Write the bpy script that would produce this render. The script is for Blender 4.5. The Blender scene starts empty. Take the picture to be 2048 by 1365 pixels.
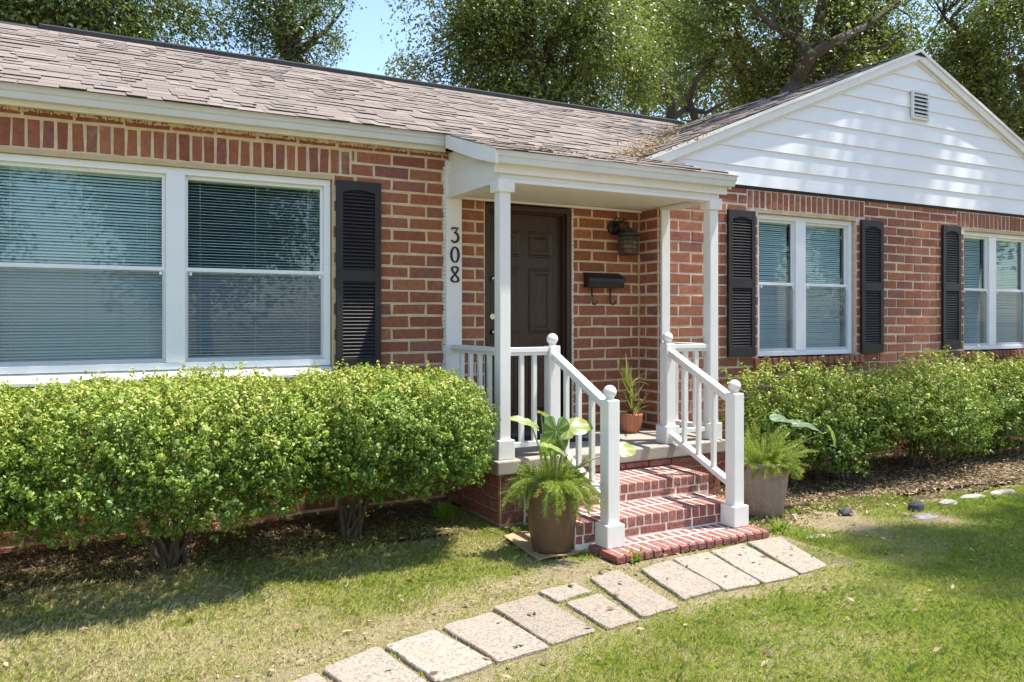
import bpy, math, random
import numpy as np
from mathutils import Vector, Matrix

random.seed(7)
RNG = np.random.default_rng(11)
scene = bpy.context.scene
COL = scene.collection

# ------------------------------------------------------------------ camera
CAM = np.array([0.0, -6.3, 1.56])
YAW = math.radians(28.6)
FPX, HOR = 1605.0, 637.0            # focal length and horizon row in photograph pixels (2048 wide)
cd = bpy.data.cameras.new('camera')
cam = bpy.data.objects.new('camera', cd)
COL.objects.link(cam)
cam.location = CAM
cam.rotation_euler = (math.radians(90), 0, -YAW)
cd.sensor_width = 36
cd.lens = 36 * FPX / 2048
cd.shift_y = -(682.5 - HOR) / 2048
cd.clip_end = 2000
scene.camera = cam

# ------------------------------------------------------------------ sky, sun, exposure
SUN = Vector((0.38, -0.14, 1.0)).normalized()
w = bpy.data.worlds.new('World')
scene.world = w
w.use_nodes = True
nt = w.node_tree
bg = nt.nodes['Background']
sky = nt.nodes.new('ShaderNodeTexSky')
sky.sky_type = 'NISHITA'
sky.sun_disc = False
sky.sun_elevation = math.asin(SUN.z)
sky.sun_rotation = math.atan2(SUN.x, SUN.y)
sky.air_density = 1.1
sky.dust_density = 0.6
sky.ozone_density = 2.0
nt.links.new(sky.outputs[0], bg.inputs[0])
bg.inputs[1].default_value = 0.15
sd = bpy.data.lights.new('sun', 'SUN')
sd.energy = 4.4
sd.angle = math.radians(0.8)
sd.color = (1.0, 0.95, 0.86)
so = bpy.data.objects.new('sun', sd)
so.rotation_euler = (-SUN).to_track_quat('-Z', 'Y').to_euler()
so.location = (6, -6, 14)
COL.objects.link(so)
scene.view_settings.view_transform = 'Standard'
scene.view_settings.look = 'None'
scene.view_settings.gamma = 1
scene.view_settings.use_curve_mapping = False
scene.view_settings.exposure = 1.08

# ------------------------------------------------------------------ projection helpers (photo pixel -> place)
_F = np.array([math.sin(YAW), math.cos(YAW), 0]); _R = np.array([math.cos(YAW), -math.sin(YAW), 0]); _U = np.array([0, 0, 1.0])
def ray(x, y): return _F + _R * (x - 1024) / FPX + _U * (HOR - y) / FPX
def onZ(x, y, z):
    d = ray(x, y); return CAM + d * (z - CAM[2]) / d[2]
def onY(x, y, Y):
    d = ray(x, y); return CAM + d * (Y - CAM[1]) / d[1]
def proj(P):
    v = np.asarray(P, float) - CAM
    d = v @ _F
    return 1024 + FPX * (v @ _R) / d, HOR - FPX * (v @ _U) / d, d

# ------------------------------------------------------------------ object helpers
def tag(o, label=None, cat=None, group=None, kind=None):
    if label: o['label'] = label
    if cat: o['category'] = cat
    if group: o['group'] = group
    if kind: o['kind'] = kind
    return o
def link(name, data, parent=None):
    o = bpy.data.objects.new(name, data)
    COL.objects.link(o)
    if parent is not None: o.parent = parent
    return o
def empty(name, loc=(0, 0, 0)):
    o = bpy.data.objects.new(name, None)
    o.empty_display_size = 0.1
    o.location = loc
    COL.objects.link(o)
    return o
def adopt(child, parent):
    """parent while keeping the child's world place (all parents here are unrotated, unscaled)"""
    child.parent = parent
    child.matrix_parent_inverse = Matrix.Translation(-world_loc(parent))
    return child
def world_loc(o):
    v = Vector(o.location)
    p = o.parent
    if p is not None:
        v = o.matrix_parent_inverse @ v + world_loc(p)
    return v

class MB:
    def __init__(self): self.v = []; self.f = []; self.r = []; self.mi = {}
    def add(self, vs, fs, rnd=0.5):
        n = len(self.v)
        self.v += [tuple(p) for p in vs]
        for f in fs:
            self.f.append(tuple(i + n for i in f)); self.r.append(rnd)
        return self
    def box(self, x0, x1, y0, y1, z0, z1, rnd=0.5):
        vs = [(x0,y0,z0),(x1,y0,z0),(x1,y1,z0),(x0,y1,z0),(x0,y0,z1),(x1,y0,z1),(x1,y1,z1),(x0,y1,z1)]
        return self.add(vs, [(0,3,2,1),(4,5,6,7),(0,1,5,4),(1,2,6,5),(2,3,7,6),(3,0,4,7)], rnd)
    def prism(self, pts, d, rnd=0.5):
        """closed polygon pts (3D) extruded by vector d"""
        n = len(pts)
        vs = [tuple(p) for p in pts] + [tuple(np.asarray(p) + np.asarray(d)) for p in pts]
        fs = [tuple(range(n)), tuple(range(2 * n - 1, n - 1, -1))] + [((i + 1) % n, i, i + n, (i + 1) % n + n) for i in range(n)]
        return self.add(vs, fs, rnd)
    def beam(self, a, b, w, h, up=(0, 0, 1), rnd=0.5):
        """rectangular bar from a to b"""
        a = Vector(a); b = Vector(b); t = (b - a).normalized(); s = t.cross(Vector(up)).normalized(); u = s.cross(t)
        c = [s * (w / 2) * i + u * (h / 2) * j for i, j in ((-1,-1),(1,-1),(1,1),(-1,1))]
        vs = [a + q for q in c] + [b + q for q in c]
        return self.add(vs, [(0,1,2,3),(7,6,5,4),(0,4,5,1),(1,5,6,2),(2,6,7,3),(3,7,4,0)], rnd)
    def tube(self, pts, rads, seg=6, rnd=0.5, cap=True):
        pts = [Vector(p) for p in pts]
        n0 = len(self.v); k = len(pts)
        prev = None
        for i, p in enumerate(pts):
            t = (pts[min(i + 1, k - 1)] - pts[max(i - 1, 0)])
            t = t.normalized() if t.length > 1e-9 else Vector((0, 0, 1))
            if prev is None: prev = t.orthogonal().normalized()
            s = prev - t * prev.dot(t)
            s = s.normalized() if s.length > 1e-6 else t.orthogonal().normalized()
            prev = s; u = t.cross(s)
            r = rads[i] if hasattr(rads, '__len__') else rads
            for j in range(seg):
                a = 2 * math.pi * j / seg
                self.v.append(tuple(p + s * (r * math.cos(a)) + u * (r * math.sin(a))))
        for i in range(k - 1):
            for j in range(seg):
                a = n0 + i * seg + j; b = n0 + i * seg + (j + 1) % seg
                self.f.append((a, b, b + seg, a + seg)); self.r.append(rnd)
        if cap:
            self.f.append(tuple(n0 + j for j in range(seg - 1, -1, -1))); self.r.append(rnd)
            self.f.append(tuple(n0 + (k - 1) * seg + j for j in range(seg))); self.r.append(rnd)
        return self
    def lathe(self, prof, c, seg=32, flute=0, depth=0.0, rnd=0.5):
        n0 = len(self.v); k = len(prof)
        for (r, z, *fl) in prof:
            fa = fl[0] if fl else 0
            for j in range(seg):
                a = 2 * math.pi * j / seg
                rr = r - fa * depth * (0.5 + 0.5 * math.cos(flute * a)) if flute else r
                self.v.append((c[0] + rr * math.cos(a), c[1] + rr * math.sin(a), c[2] + z))
        for i in range(k - 1):
            for j in range(seg):
                a = n0 + i * seg + j; b = n0 + i * seg + (j + 1) % seg
                self.f.append((a, b, b + seg, a + seg)); self.r.append(rnd)
        self.f.append(tuple(n0 + j for j in range(seg - 1, -1, -1))); self.r.append(rnd)
        self.f.append(tuple(n0 + (k - 1) * seg + j for j in range(seg))); self.r.append(rnd)
        return self
    def mesh(self, name, mat, smooth=False):
        me = bpy.data.meshes.new(name)
        me.from_pydata(self.v, [], self.f)
        at = me.attributes.new('rnd', 'FLOAT', 'FACE')
        at.data.foreach_set('value', np.array(self.r, np.float32))
        me.materials.append(mat)
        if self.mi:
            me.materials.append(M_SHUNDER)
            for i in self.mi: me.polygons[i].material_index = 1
        if smooth: me.polygons.foreach_set('use_smooth', [True] * len(me.polygons))
        me.update()
        return me
    def build(self, name, mat, parent=None, smooth=False, bevel=0, kind=None):
        o = link(name, self.mesh(name, mat, smooth))
        if parent is not None: adopt(o, parent)
        if bevel:
            m = o.modifiers.new('bevel', 'BEVEL'); m.width = bevel; m.segments = 2; m.limit_method = 'ANGLE'; m.angle_limit = 0.7
        if kind: o['kind'] = kind
        return o

def npmesh(name, verts, faces, mat, rnd=None, smooth=False):
    """verts (N,3), faces (M,k) numpy; rnd (M,)"""
    me = bpy.data.meshes.new(name)
    n, (m, k) = len(verts), faces.shape
    me.vertices.add(n); me.vertices.foreach_set('co', np.ascontiguousarray(verts, np.float32).ravel())
    me.loops.add(m * k); me.loops.foreach_set('vertex_index', np.ascontiguousarray(faces, np.int32).ravel())
    me.polygons.add(m); me.polygons.foreach_set('loop_start', np.arange(0, m * k, k, dtype=np.int32))
    if rnd is not None:
        at = me.attributes.new('rnd', 'FLOAT', 'FACE'); at.data.foreach_set('value', np.ascontiguousarray(rnd, np.float32))
    me.materials.append(mat)
    me.update(calc_edges=True)
    if smooth: me.polygons.foreach_set('use_smooth', np.ones(m, bool))
    return me

class VNoise:
    def __init__(s, seed, n=64): s.g = np.random.default_rng(seed).random((n, n)); s.n = n
    def __call__(s, x, y, sc):
        x = np.asarray(x) / sc + 1000.3; y = np.asarray(y) / sc + 1000.7
        i = np.floor(x).astype(int); j = np.floor(y).astype(int); u = x - i; v = y - j
        u = u * u * (3 - 2 * u); v = v * v * (3 - 2 * v); n = s.n; g = s.g
        return (g[i % n, j % n] * (1 - u) + g[(i + 1) % n, j % n] * u) * (1 - v) + (g[i % n, (j + 1) % n] * (1 - u) + g[(i + 1) % n, (j + 1) % n] * u) * v
NZ = VNoise(3)

# ------------------------------------------------------------------ materials
def new_mat(name):
    m = bpy.data.materials.new(name); m.use_nodes = True
    nt = m.node_tree; b = nt.nodes['Principled BSDF']
    return m, nt, b
def N(nt, t, **kw):
    n = nt.nodes.new(t)
    for k, v in kw.items(): setattr(n, k, v)
    return n
def ramp(nt, stops):
    r = N(nt, 'ShaderNodeValToRGB')
    e = r.color_ramp.elements
    while len(e) < len(stops): e.new(0.5)
    for i, (p, c) in enumerate(stops):
        e[i].position = p; e[i].color = (*c, 1)
    return r
def noise(nt, scale, detail=4, rough=0.6, vec=None, obj=False):
    t = N(nt, 'ShaderNodeTexNoise')
    t.inputs['Scale'].default_value = scale; t.inputs['Detail'].default_value = detail; t.inputs['Roughness'].default_value = rough
    if vec is None:
        g = N(nt, 'ShaderNodeNewGeometry'); vec = g.outputs['Position']
    nt.links.new(vec, t.inputs['Vector'])
    return t
def mix(nt, fac, a, b, mode='MIX'):
    m = N(nt, 'ShaderNodeMix', data_type='RGBA', blend_type=mode)
    for s, v in ((m.inputs[0], fac), (m.inputs[6], a), (m.inputs[7], b)):
        if isinstance(v, (int, float)): s.default_value = v
        elif isinstance(v, tuple): s.default_value = (*v, 1)
        else: nt.links.new(v, s)
    return m.outputs[2]
def bump(nt, b, h, strength=0.3, dist=0.01):
    n = N(nt, 'ShaderNodeBump'); n.inputs['Strength'].default_value = strength; n.inputs['Distance'].default_value = dist
    nt.links.new(h, n.inputs['Height']); nt.links.new(n.outputs[0], b.inputs['Normal'])
def rnd_value(nt, use_obj=True):
    a = N(nt, 'ShaderNodeAttribute', attribute_name='rnd')
    if not use_obj: return a.outputs['Fac']
    o = N(nt, 'ShaderNodeObjectInfo')
    s = N(nt, 'ShaderNodeMath', operation='ADD'); nt.links.new(a.outputs['Fac'], s.inputs[0]); nt.links.new(o.outputs['Random'], s.inputs[1])
    f = N(nt, 'ShaderNodeMath', operation='FRACT'); nt.links.new(s.outputs[0], f.inputs[0])
    return f.outputs[0]

def brick_mat(name, stops, scuff, scuff_amt=0.25, rough=0.85, white=0.0):
    m, nt, b = new_mat(name)
    r = rnd_value(nt)
    cr = ramp(nt, stops); nt.links.new(r, cr.inputs[0])
    n1 = noise(nt, 9, 5); n2 = noise(nt, 70, 6, 0.75)
    c = mix(nt, n1.outputs['Fac'], cr.outputs[0], mix(nt, 0.45, cr.outputs[0], (0.14, 0.05, 0.03)))
    rr = ramp(nt, [(0.45, (0, 0, 0)), (0.75, (scuff_amt,) * 3)]); nt.links.new(n2.outputs['Fac'], rr.inputs[0])
    c = mix(nt, rr.outputs[0], c, scuff)
    n3 = noise(nt, 3.0, 7, 0.7)
    r3 = ramp(nt, [(0.58, (0, 0, 0)), (0.74, (0.5 + white,) * 3)]); nt.links.new(n3.outputs['Fac'], r3.inputs[0])
    c = mix(nt, r3.outputs[0], c, (0.42, 0.27, 0.19))
    nt.links.new(c, b.inputs['Base Color'])
    b.inputs['Roughness'].default_value = rough
    n4 = noise(nt, 24, 5, 0.7)
    r4 = ramp(nt, [(0.35, (0.62,) * 3), (0.6, (1.0,) * 3)]); nt.links.new(n4.outputs['Fac'], r4.inputs[0])
    c = mix(nt, 0.8, c, r4.outputs[0], 'MULTIPLY'); nt.links.new(c, b.inputs['Base Color'])
    hs = mix(nt, 0.5, n2.outputs['Fac'], n4.outputs['Fac'])
    bump(nt, b, hs, 0.9, 0.008)
    return m
BR = [(0.0, (0.33, 0.10, 0.048)), (0.18, (0.42, 0.145, 0.060)), (0.38, (0.28, 0.08, 0.045)), (0.58, (0.46, 0.17, 0.078)), (0.74, (0.36, 0.115, 0.06)), (0.88, (0.26, 0.10, 0.075)), (1.0, (0.38, 0.145, 0.09))]
M_BRICK = brick_mat('red brick', BR, (0.42, 0.22, 0.14))
M_STEP = brick_mat('step brick', [(0, (0.30, 0.062, 0.04)), (0.35, (0.24, 0.075, 0.06)), (0.6, (0.34, 0.085, 0.05)), (0.85, (0.22, 0.06, 0.055)), (1, (0.36, 0.11, 0.075))], (0.66, 0.48, 0.42), 0.6)

def plain(name, col, rough=0.6, var=0.12, scale=6, bmp=0.0, bscale=60, dirt=None, dirt_lo=0.55, dirt_hi=0.8, metallic=0.0, spec=None):
    m, nt, b = new_mat(name)
    n1 = noise(nt, scale, 6, 0.65)
    dark = tuple(c * (1 - var) for c in col); lite = tuple(min(1, c * (1 + var)) for c in col)
    cr = ramp(nt, [(0.3, dark), (0.7, lite)]); nt.links.new(n1.outputs['Fac'], cr.inputs[0])
    c = cr.outputs[0]
    if dirt is not None:
        n2 = noise(nt, scale * 2.3, 8, 0.72)
        r2 = ramp(nt, [(dirt_lo, (0, 0, 0)), (dirt_hi, (0.75,) * 3)]); nt.links.new(n2.outputs['Fac'], r2.inputs[0])
        c = mix(nt, r2.outputs[0], c, dirt)
    nt.links.new(c, b.inputs['Base Color'])
    b.inputs['Roughness'].default_value = rough
    b.inputs['Metallic'].default_value = metallic
    if spec is not None: b.inputs['Specular IOR Level'].default_value = spec
    if bmp:
        n3 = noise(nt, bscale, 5, 0.7); bump(nt, b, n3.outputs['Fac'], bmp, 0.005)
    return m
M_MORTAR = plain('tan mortar', (0.62, 0.48, 0.31), 0.95, 0.18, 11, 0.8, 45, dirt=(0.28, 0.19, 0.11), dirt_lo=0.6, dirt_hi=0.8)
M_MORTAR_W = plain('pale mortar', (0.62, 0.50, 0.39), 0.95, 0.18, 11, 0.8, 45, dirt=(0.3, 0.2, 0.14), dirt_lo=0.6, dirt_hi=0.8)
M_STEPMORTAR = plain('white step mortar', (0.78, 0.72, 0.64), 0.9, 0.08, 14, 0.5, 60, dirt=(0.5, 0.42, 0.34))
M_WHITE = plain('white paint', (0.76, 0.74, 0.695), 0.5, 0.04, 4, 0.12, 45, dirt=(0.50, 0.45, 0.36), dirt_lo=0.6, dirt_hi=0.95)
M_GUTTER = plain('white gutter enamel', (0.62, 0.64, 0.65), 0.4, 0.05, 3, 0.03, 30, dirt=(0.36, 0.35, 0.31), dirt_lo=0.58, dirt_hi=0.9)
M_SIDING = plain('white siding', (0.80, 0.80, 0.80), 0.5, 0.02, 3, 0.05, 40)
M_VINYL = plain('white vinyl', (0.80, 0.81, 0.82), 0.35, 0.02, 3)
M_LINTEL = plain('tan caulked lintel', (0.50, 0.40, 0.24), 0.8, 0.15, 9, 0.2)
M_SHUTTER = plain('dark brown shutter', (0.018, 0.014, 0.014), 0.55, 0.25, 8, 0.1, 90)
M_DOOR = None
M_BLACK = plain('black metal', (0.012, 0.011, 0.012), 0.4, 0.3, 12, 0.1, 80)
M_STEEL = plain('brushed nickel', (0.6, 0.58, 0.54), 0.25, 0.05, 12, metallic=1.0)
M_CONC = plain('grey brown porch paint', (0.34, 0.30, 0.25), 0.8, 0.12, 5, 0.25, 50, dirt=(0.2, 0.17, 0.13))
M_TERRA = plain('terracotta', (0.50, 0.19, 0.09), 0.85, 0.15, 8, 0.2, 60, dirt=(0.42, 0.26, 0.16))
M_SOIL = plain('potting soil', (0.035, 0.024, 0.017), 0.95, 0.3, 30, 0.8, 90)
M_CARD = plain('cardboard', (0.40, 0.27, 0.15), 0.85, 0.14, 5, 0.1, 40, dirt=(0.25, 0.16, 0.09))
M_MAT = plain('black rubber doormat', (0.02, 0.021, 0.026), 0.8, 0.3, 30, 0.6, 150)
M_ROCK = plain('grey stone', (0.33, 0.29, 0.25), 0.9, 0.25, 12, 0.7, 40)
M_ROCKD = plain('dark stone', (0.045, 0.045, 0.05), 0.8, 0.3, 12, 0.7, 40)
M_SLAT = plain('white blind slat', (0.78, 0.80, 0.79), 0.5, 0.02, 3)
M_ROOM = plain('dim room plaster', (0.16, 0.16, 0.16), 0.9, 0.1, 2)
M_CEIL = plain('porch ceiling paint', (0.78, 0.74, 0.64), 0.6, 0.03, 4)
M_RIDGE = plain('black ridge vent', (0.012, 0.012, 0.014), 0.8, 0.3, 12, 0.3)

def door_mat():
    m, nt, b = new_mat('dark walnut door')
    g = N(nt, 'ShaderNodeNewGeometry'); mp = N(nt, 'ShaderNodeMapping'); mp.inputs['Scale'].default_value = (38, 38, 2.2)
    nt.links.new(g.outputs['Position'], mp.inputs[0])
    n1 = noise(nt, 1.0, 6, 0.65, mp.outputs[0])
    cr = ramp(nt, [(0.3, (0.022, 0.010, 0.006)), (0.7, (0.055, 0.025, 0.014))]); nt.links.new(n1.outputs['Fac'], cr.inputs[0])
    nt.links.new(cr.outputs[0], b.inputs['Base Color']); b.inputs['Roughness'].default_value = 0.38
    bump(nt, b, n1.outputs['Fac'], 0.12, 0.003)
    return m
M_DOOR = door_mat()

def shingle_mat():
    m, nt, b = new_mat('asphalt shingle')
    r = rnd_value(nt)
    cr = ramp(nt, [(0, (0.185, 0.147, 0.122)), (0.3, (0.22, 0.178, 0.15)), (0.55, (0.165, 0.13, 0.108)), (0.8, (0.245, 0.2, 0.168)), (1, (0.195, 0.157, 0.132))]); nt.links.new(r, cr.inputs[0])
    n2 = noise(nt, 160, 4, 0.8); n3 = noise(nt, 1.3, 4)
    c = mix(nt, 0.55, cr.outputs[0], n2.outputs['Fac'], 'OVERLAY')
    c = mix(nt, 0.3, c, n3.outputs['Fac'], 'OVERLAY')
    nt.links.new(c, b.inputs['Base Color']); b.inputs['Roughness'].default_value = 0.92
    bump(nt, b, n2.outputs['Fac'], 0.5, 0.004)
    return m
M_SHINGLE = shingle_mat()
M_SHUNDER = plain('shingle shadow line', (0.035, 0.029, 0.026), 0.95, 0.2, 10)  # dark asphalt butt edges, with their shadow put into the colour

def leaf_mat(name, stops, trans=0.35, rough=0.42, obj=False):
    m, nt, b = new_mat(name)
    r = rnd_value(nt, obj)
    cr = ramp(nt, stops); nt.links.new(r, cr.inputs[0])
    nt.links.new(cr.outputs[0], b.inputs['Base Color']); b.inputs['Roughness'].default_value = rough
    tr = N(nt, 'ShaderNodeBsdfTranslucent')
    c2 = mix(nt, 0.6, cr.outputs[0], (0.30, 0.42, 0.05)); nt.links.new(c2, tr.inputs[0])
    ms = N(nt, 'ShaderNodeMixShader'); ms.inputs[0].default_value = trans
    nt.links.new(b.outputs[0], ms.inputs[1]); nt.links.new(tr.outputs[0], ms.inputs[2])
    nt.links.new(ms.outputs[0], nt.nodes['Material Output'].inputs[0])
    return m
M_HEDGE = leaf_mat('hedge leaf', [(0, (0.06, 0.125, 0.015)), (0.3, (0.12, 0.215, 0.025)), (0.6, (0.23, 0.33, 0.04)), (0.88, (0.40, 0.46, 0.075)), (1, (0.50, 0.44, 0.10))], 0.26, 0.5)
M_HEDGE2 = leaf_mat('loose shrub leaf', [(0, (0.055, 0.115, 0.016)), (0.35, (0.13, 0.215, 0.026)), (0.65, (0.27, 0.35, 0.045)), (0.9, (0.46, 0.46, 0.08)), (1, (0.50, 0.38, 0.09))], 0.26, 0.5)
M_OAKA = leaf_mat('oak leaf dark', [(0, (0.035, 0.06, 0.013)), (0.5, (0.09, 0.13, 0.023)), (0.85, (0.18, 0.205, 0.04)), (1, (0.21, 0.16, 0.05))], 0.3, 0.4)
M_OAKB = leaf_mat('oak leaf light', [(0, (0.045, 0.07, 0.015)), (0.45, (0.13, 0.155, 0.028)), (0.8, (0.27, 0.265, 0.05)), (0.94, (0.38, 0.29, 0.07)), (1, (0.30, 0.17, 0.07))], 0.35, 0.42)
M_GRASS = leaf_mat('grass blade', [(0, (0.12, 0.19, 0.022)), (0.35, (0.25, 0.32, 0.04)), (0.6, (0.40, 0.41, 0.08)), (0.8, (0.52, 0.46, 0.18)), (1, (0.60, 0.50, 0.29))], 0.42, 0.6)
M_FERN = leaf_mat('asparagus fern', [(0, (0.16, 0.26, 0.025)), (0.5, (0.31, 0.39, 0.04)), (1, (0.56, 0.53, 0.08))], 0.4, 0.5)
M_SPIKE = leaf_mat('striped strap leaf', [(0, (0.10, 0.15, 0.03)), (0.35, (0.28, 0.29, 0.06)), (0.65, (0.50, 0.42, 0.16)), (1, (0.44, 0.28, 0.12))], 0.3, 0.45)
M_LITTER = leaf_mat('fallen leaf', [(0, (0.10, 0.06, 0.035)), (0.4, (0.22, 0.13, 0.07)), (0.7, (0.36, 0.24, 0.13)), (1, (0.48, 0.37, 0.24))], 0.1, 0.8)
M_BARK = plain('oak bark', (0.085, 0.068, 0.055), 0.95, 0.35, 9, 0.9, 30)
M_STEM = plain('shrub stem', (0.11, 0.085, 0.06), 0.9, 0.3, 20, 0.5, 60)
M_GSTEM = plain('green leaf stalk', (0.20, 0.27, 0.08), 0.5, 0.2, 12)

def ear_mat(name, base, vein):
    m, nt, b = new_mat(name)
    a = N(nt, 'ShaderNodeAttribute', attribute_name='vein')
    n1 = noise(nt, 18, 3)
    c = mix(nt, n1.outputs['Fac'], base, tuple(x * 0.72 for x in base))
    c = mix(nt, a.outputs['Fac'], c, vein)
    nt.links.new(c, b.inputs['Base Color']); b.inputs['Roughness'].default_value = 0.3
    tr = N(nt, 'ShaderNodeBsdfTranslucent'); nt.links.new(mix(nt, 0.5, c, (0.35, 0.5, 0.06)), tr.inputs[0])
    ms = N(nt, 'ShaderNodeMixShader'); ms.inputs[0].default_value = 0.35
    nt.links.new(b.outputs[0], ms.inputs[1]); nt.links.new(tr.outputs[0], ms.inputs[2])
    nt.links.new(ms.outputs[0], nt.nodes['Material Output'].inputs[0])
    return m
M_EAR = ear_mat('elephant ear leaf', (0.12, 0.24, 0.05), (0.40, 0.48, 0.20))
M_EAR2 = ear_mat('pale elephant ear leaf', (0.30, 0.38, 0.10), (0.50, 0.52, 0.22))
M_EAR3 = ear_mat('grey green elephant ear leaf', (0.16, 0.25, 0.13), (0.34, 0.42, 0.25))

def glass_mat(name, tint, refl=0.9, dark=0.0, dcol=(0.1, 0.11, 0.12)):
    m, nt, b = new_mat(name)
    nt.nodes.remove(b)
    tr = N(nt, 'ShaderNodeBsdfTransparent'); tr.inputs[0].default_value = (*tint, 1)
    gl = N(nt, 'ShaderNodeBsdfGlossy'); gl.inputs['Roughness'].default_value = 0.012; gl.inputs[0].default_value = (refl, refl, refl, 1)
    # Schlick reflectance, the same from both sides of the thin pane
    g = N(nt, 'ShaderNodeNewGeometry'); dp = N(nt, 'ShaderNodeVectorMath', operation='DOT_PRODUCT')
    nt.links.new(g.outputs['Normal'], dp.inputs[0]); nt.links.new(g.outputs['Incoming'], dp.inputs[1])
    def mth(op, a, b=None):
        q = N(nt, 'ShaderNodeMath', operation=op)
        for i, v in enumerate((a, b)):
            if v is None: continue
            if isinstance(v, (int, float)): q.inputs[i].default_value = v
            else: nt.links.new(v, q.inputs[i])
        return q.outputs[0]
    c_ = mth('ABSOLUTE', dp.outputs['Value']); k_ = mth('POWER', mth('SUBTRACT', 1.0, c_), 5.0)
    fac = mth('ADD', mth('MULTIPLY', k_, 0.965), 0.035)
    ms = N(nt, 'ShaderNodeMixShader')
    nt.links.new(fac, ms.inputs[0]); nt.links.new(tr.outputs[0], ms.inputs[1]); nt.links.new(gl.outputs[0], ms.inputs[2])
    nt.links.new(ms.outputs[0], nt.nodes['Material Output'].inputs[0])
    return m
M_GLASS = glass_mat('window glass', (0.86, 0.945, 0.935))
def screen_mat():
    m, nt, b = new_mat('insect screen')
    tr = N(nt, 'ShaderNodeBsdfTransparent')
    b.inputs['Base Color'].default_value = (0.24, 0.28, 0.34, 1); b.inputs['Roughness'].default_value = 0.7
    ms = N(nt, 'ShaderNodeMixShader'); ms.inputs[0].default_value = 0.27
    nt.links.new(tr.outputs[0], ms.inputs[1]); nt.links.new(b.outputs[0], ms.inputs[2])
    nt.links.new(ms.outputs[0], nt.nodes['Material Output'].inputs[0])
    return m
M_SCREEN = screen_mat()
M_AMBER = plain('seeded amber glass', (0.13, 0.09, 0.05), 0.15, 0.3, 40, 0.5, 60)

def planter_mat(name, a, c2, rough):
    m, nt, b = new_mat(name)
    g = N(nt, 'ShaderNodeNewGeometry'); mp = N(nt, 'ShaderNodeMapping'); mp.inputs['Scale'].default_value = (10, 10, 1.4)
    nt.links.new(g.outputs['Position'], mp.inputs[0])
    n1 = noise(nt, 1.0, 6, 0.65, mp.outputs[0]); n2 = noise(nt, 22, 6, 0.7)
    cr = ramp(nt, [(0.3, a), (0.7, c2)]); nt.links.new(n1.outputs['Fac'], cr.inputs[0])
    r2 = ramp(nt, [(0.5, (0, 0, 0)), (0.8, (0.45,) * 3)]); nt.links.new(n2.outputs['Fac'], r2.inputs[0])
    c = mix(nt, r2.outputs[0], cr.outputs[0], tuple(min(1, x * 1.8) for x in c2))
    nt.links.new(c, b.inputs['Base Color']); b.inputs['Roughness'].default_value = rough
    bump(nt, b, n2.outputs['Fac'], 0.2, 0.004)
    return m
M_POT1 = planter_mat('bronze brown planter', (0.10, 0.055, 0.03), (0.17, 0.10, 0.06), 0.45)
M_POT2 = planter_mat('dusty taupe planter', (0.20, 0.145, 0.115), (0.29, 0.22, 0.18), 0.7)

def aggregate_mat():
    m, nt, b = new_mat('exposed aggregate concrete')
    g = N(nt, 'ShaderNodeNewGeometry')
    v = N(nt, 'ShaderNodeTexVoronoi'); v.inputs['Scale'].default_value = 95; nt.links.new(g.outputs['Position'], v.inputs['Vector'])
    cr = ramp(nt, [(0, (0.20, 0.165, 0.13)), (0.3, (0.33, 0.285, 0.235)), (0.7, (0.39, 0.345, 0.295)), (1, (0.26, 0.215, 0.17))])
    sep = N(nt, 'ShaderNodeSeparateColor'); nt.links.new(v.outputs['Color'], sep.inputs[0]); nt.links.new(sep.outputs[0], cr.inputs[0])
    o = N(nt, 'ShaderNodeObjectInfo'); orr = ramp(nt, [(0, (0.78, 0.74, 0.70)), (1, (1.0, 0.98, 0.95))]); nt.links.new(o.outputs['Random'], orr.inputs[0])
    n1 = noise(nt, 5, 6, 0.7); r1 = ramp(nt, [(0.5, (0, 0, 0)), (0.75, (0.55,) * 3)]); nt.links.new(n1.outputs['Fac'], r1.inputs[0])
    c = mix(nt, 1.0, cr.outputs[0], orr.outputs[0], 'MULTIPLY')
    c = mix(nt, r1.outputs[0], c, (0.36, 0.27, 0.17))
    nt.links.new(c, b.inputs['Base Color']); b.inputs['Roughness'].default_value = 0.9
    bump(nt, b, v.outputs['Distance'], 0.5, 0.004)
    return m
M_AGG = aggregate_mat()

def ground_mat():
    m, nt, b = new_mat('thatchy lawn soil')
    n1 = noise(nt, 1.1, 6, 0.6); n2 = noise(nt, 40, 6, 0.75); n3 = noise(nt, 0.06, 3)
    cr = ramp(nt, [(0.35, (0.15, 0.14, 0.045)), (0.6, (0.28, 0.22, 0.12))]); nt.links.new(n1.outputs['Fac'], cr.inputs[0])
    c2 = ramp(nt, [(0.3, (0.12, 0.085, 0.05)), (0.7, (0.44, 0.34, 0.215))]); nt.links.new(n2.outputs['Fac'], c2.inputs[0])
    c = mix(nt, 0.5, cr.outputs[0], c2.outputs[0])
    nt.links.new(c, b.inputs['Base Color']); b.inputs['Roughness'].default_value = 1.0
    bump(nt, b, n2.outputs['Fac'], 0.8, 0.02)
    return m
M_GROUND = ground_mat()
def mulch_mat():
    m, nt, b = new_mat('dry mulch')
    n1 = noise(nt, 4, 6, 0.65); n2 = noise(nt, 70, 6, 0.8)
    c2 = ramp(nt, [(0.3, (0.05, 0.03, 0.018)), (0.55, (0.15, 0.095, 0.055)), (0.75, (0.34, 0.23, 0.14))]); nt.links.new(n2.outputs['Fac'], c2.inputs[0])
    c = mix(nt, n1.outputs['Fac'], c2.outputs[0], (0.13, 0.085, 0.05))
    nt.links.new(c, b.inputs['Base Color']); b.inputs['Roughness'].default_value = 1.0
    bump(nt, b, n2.outputs['Fac'], 1.0, 0.03)
    return m
M_MULCH = mulch_mat()

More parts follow.
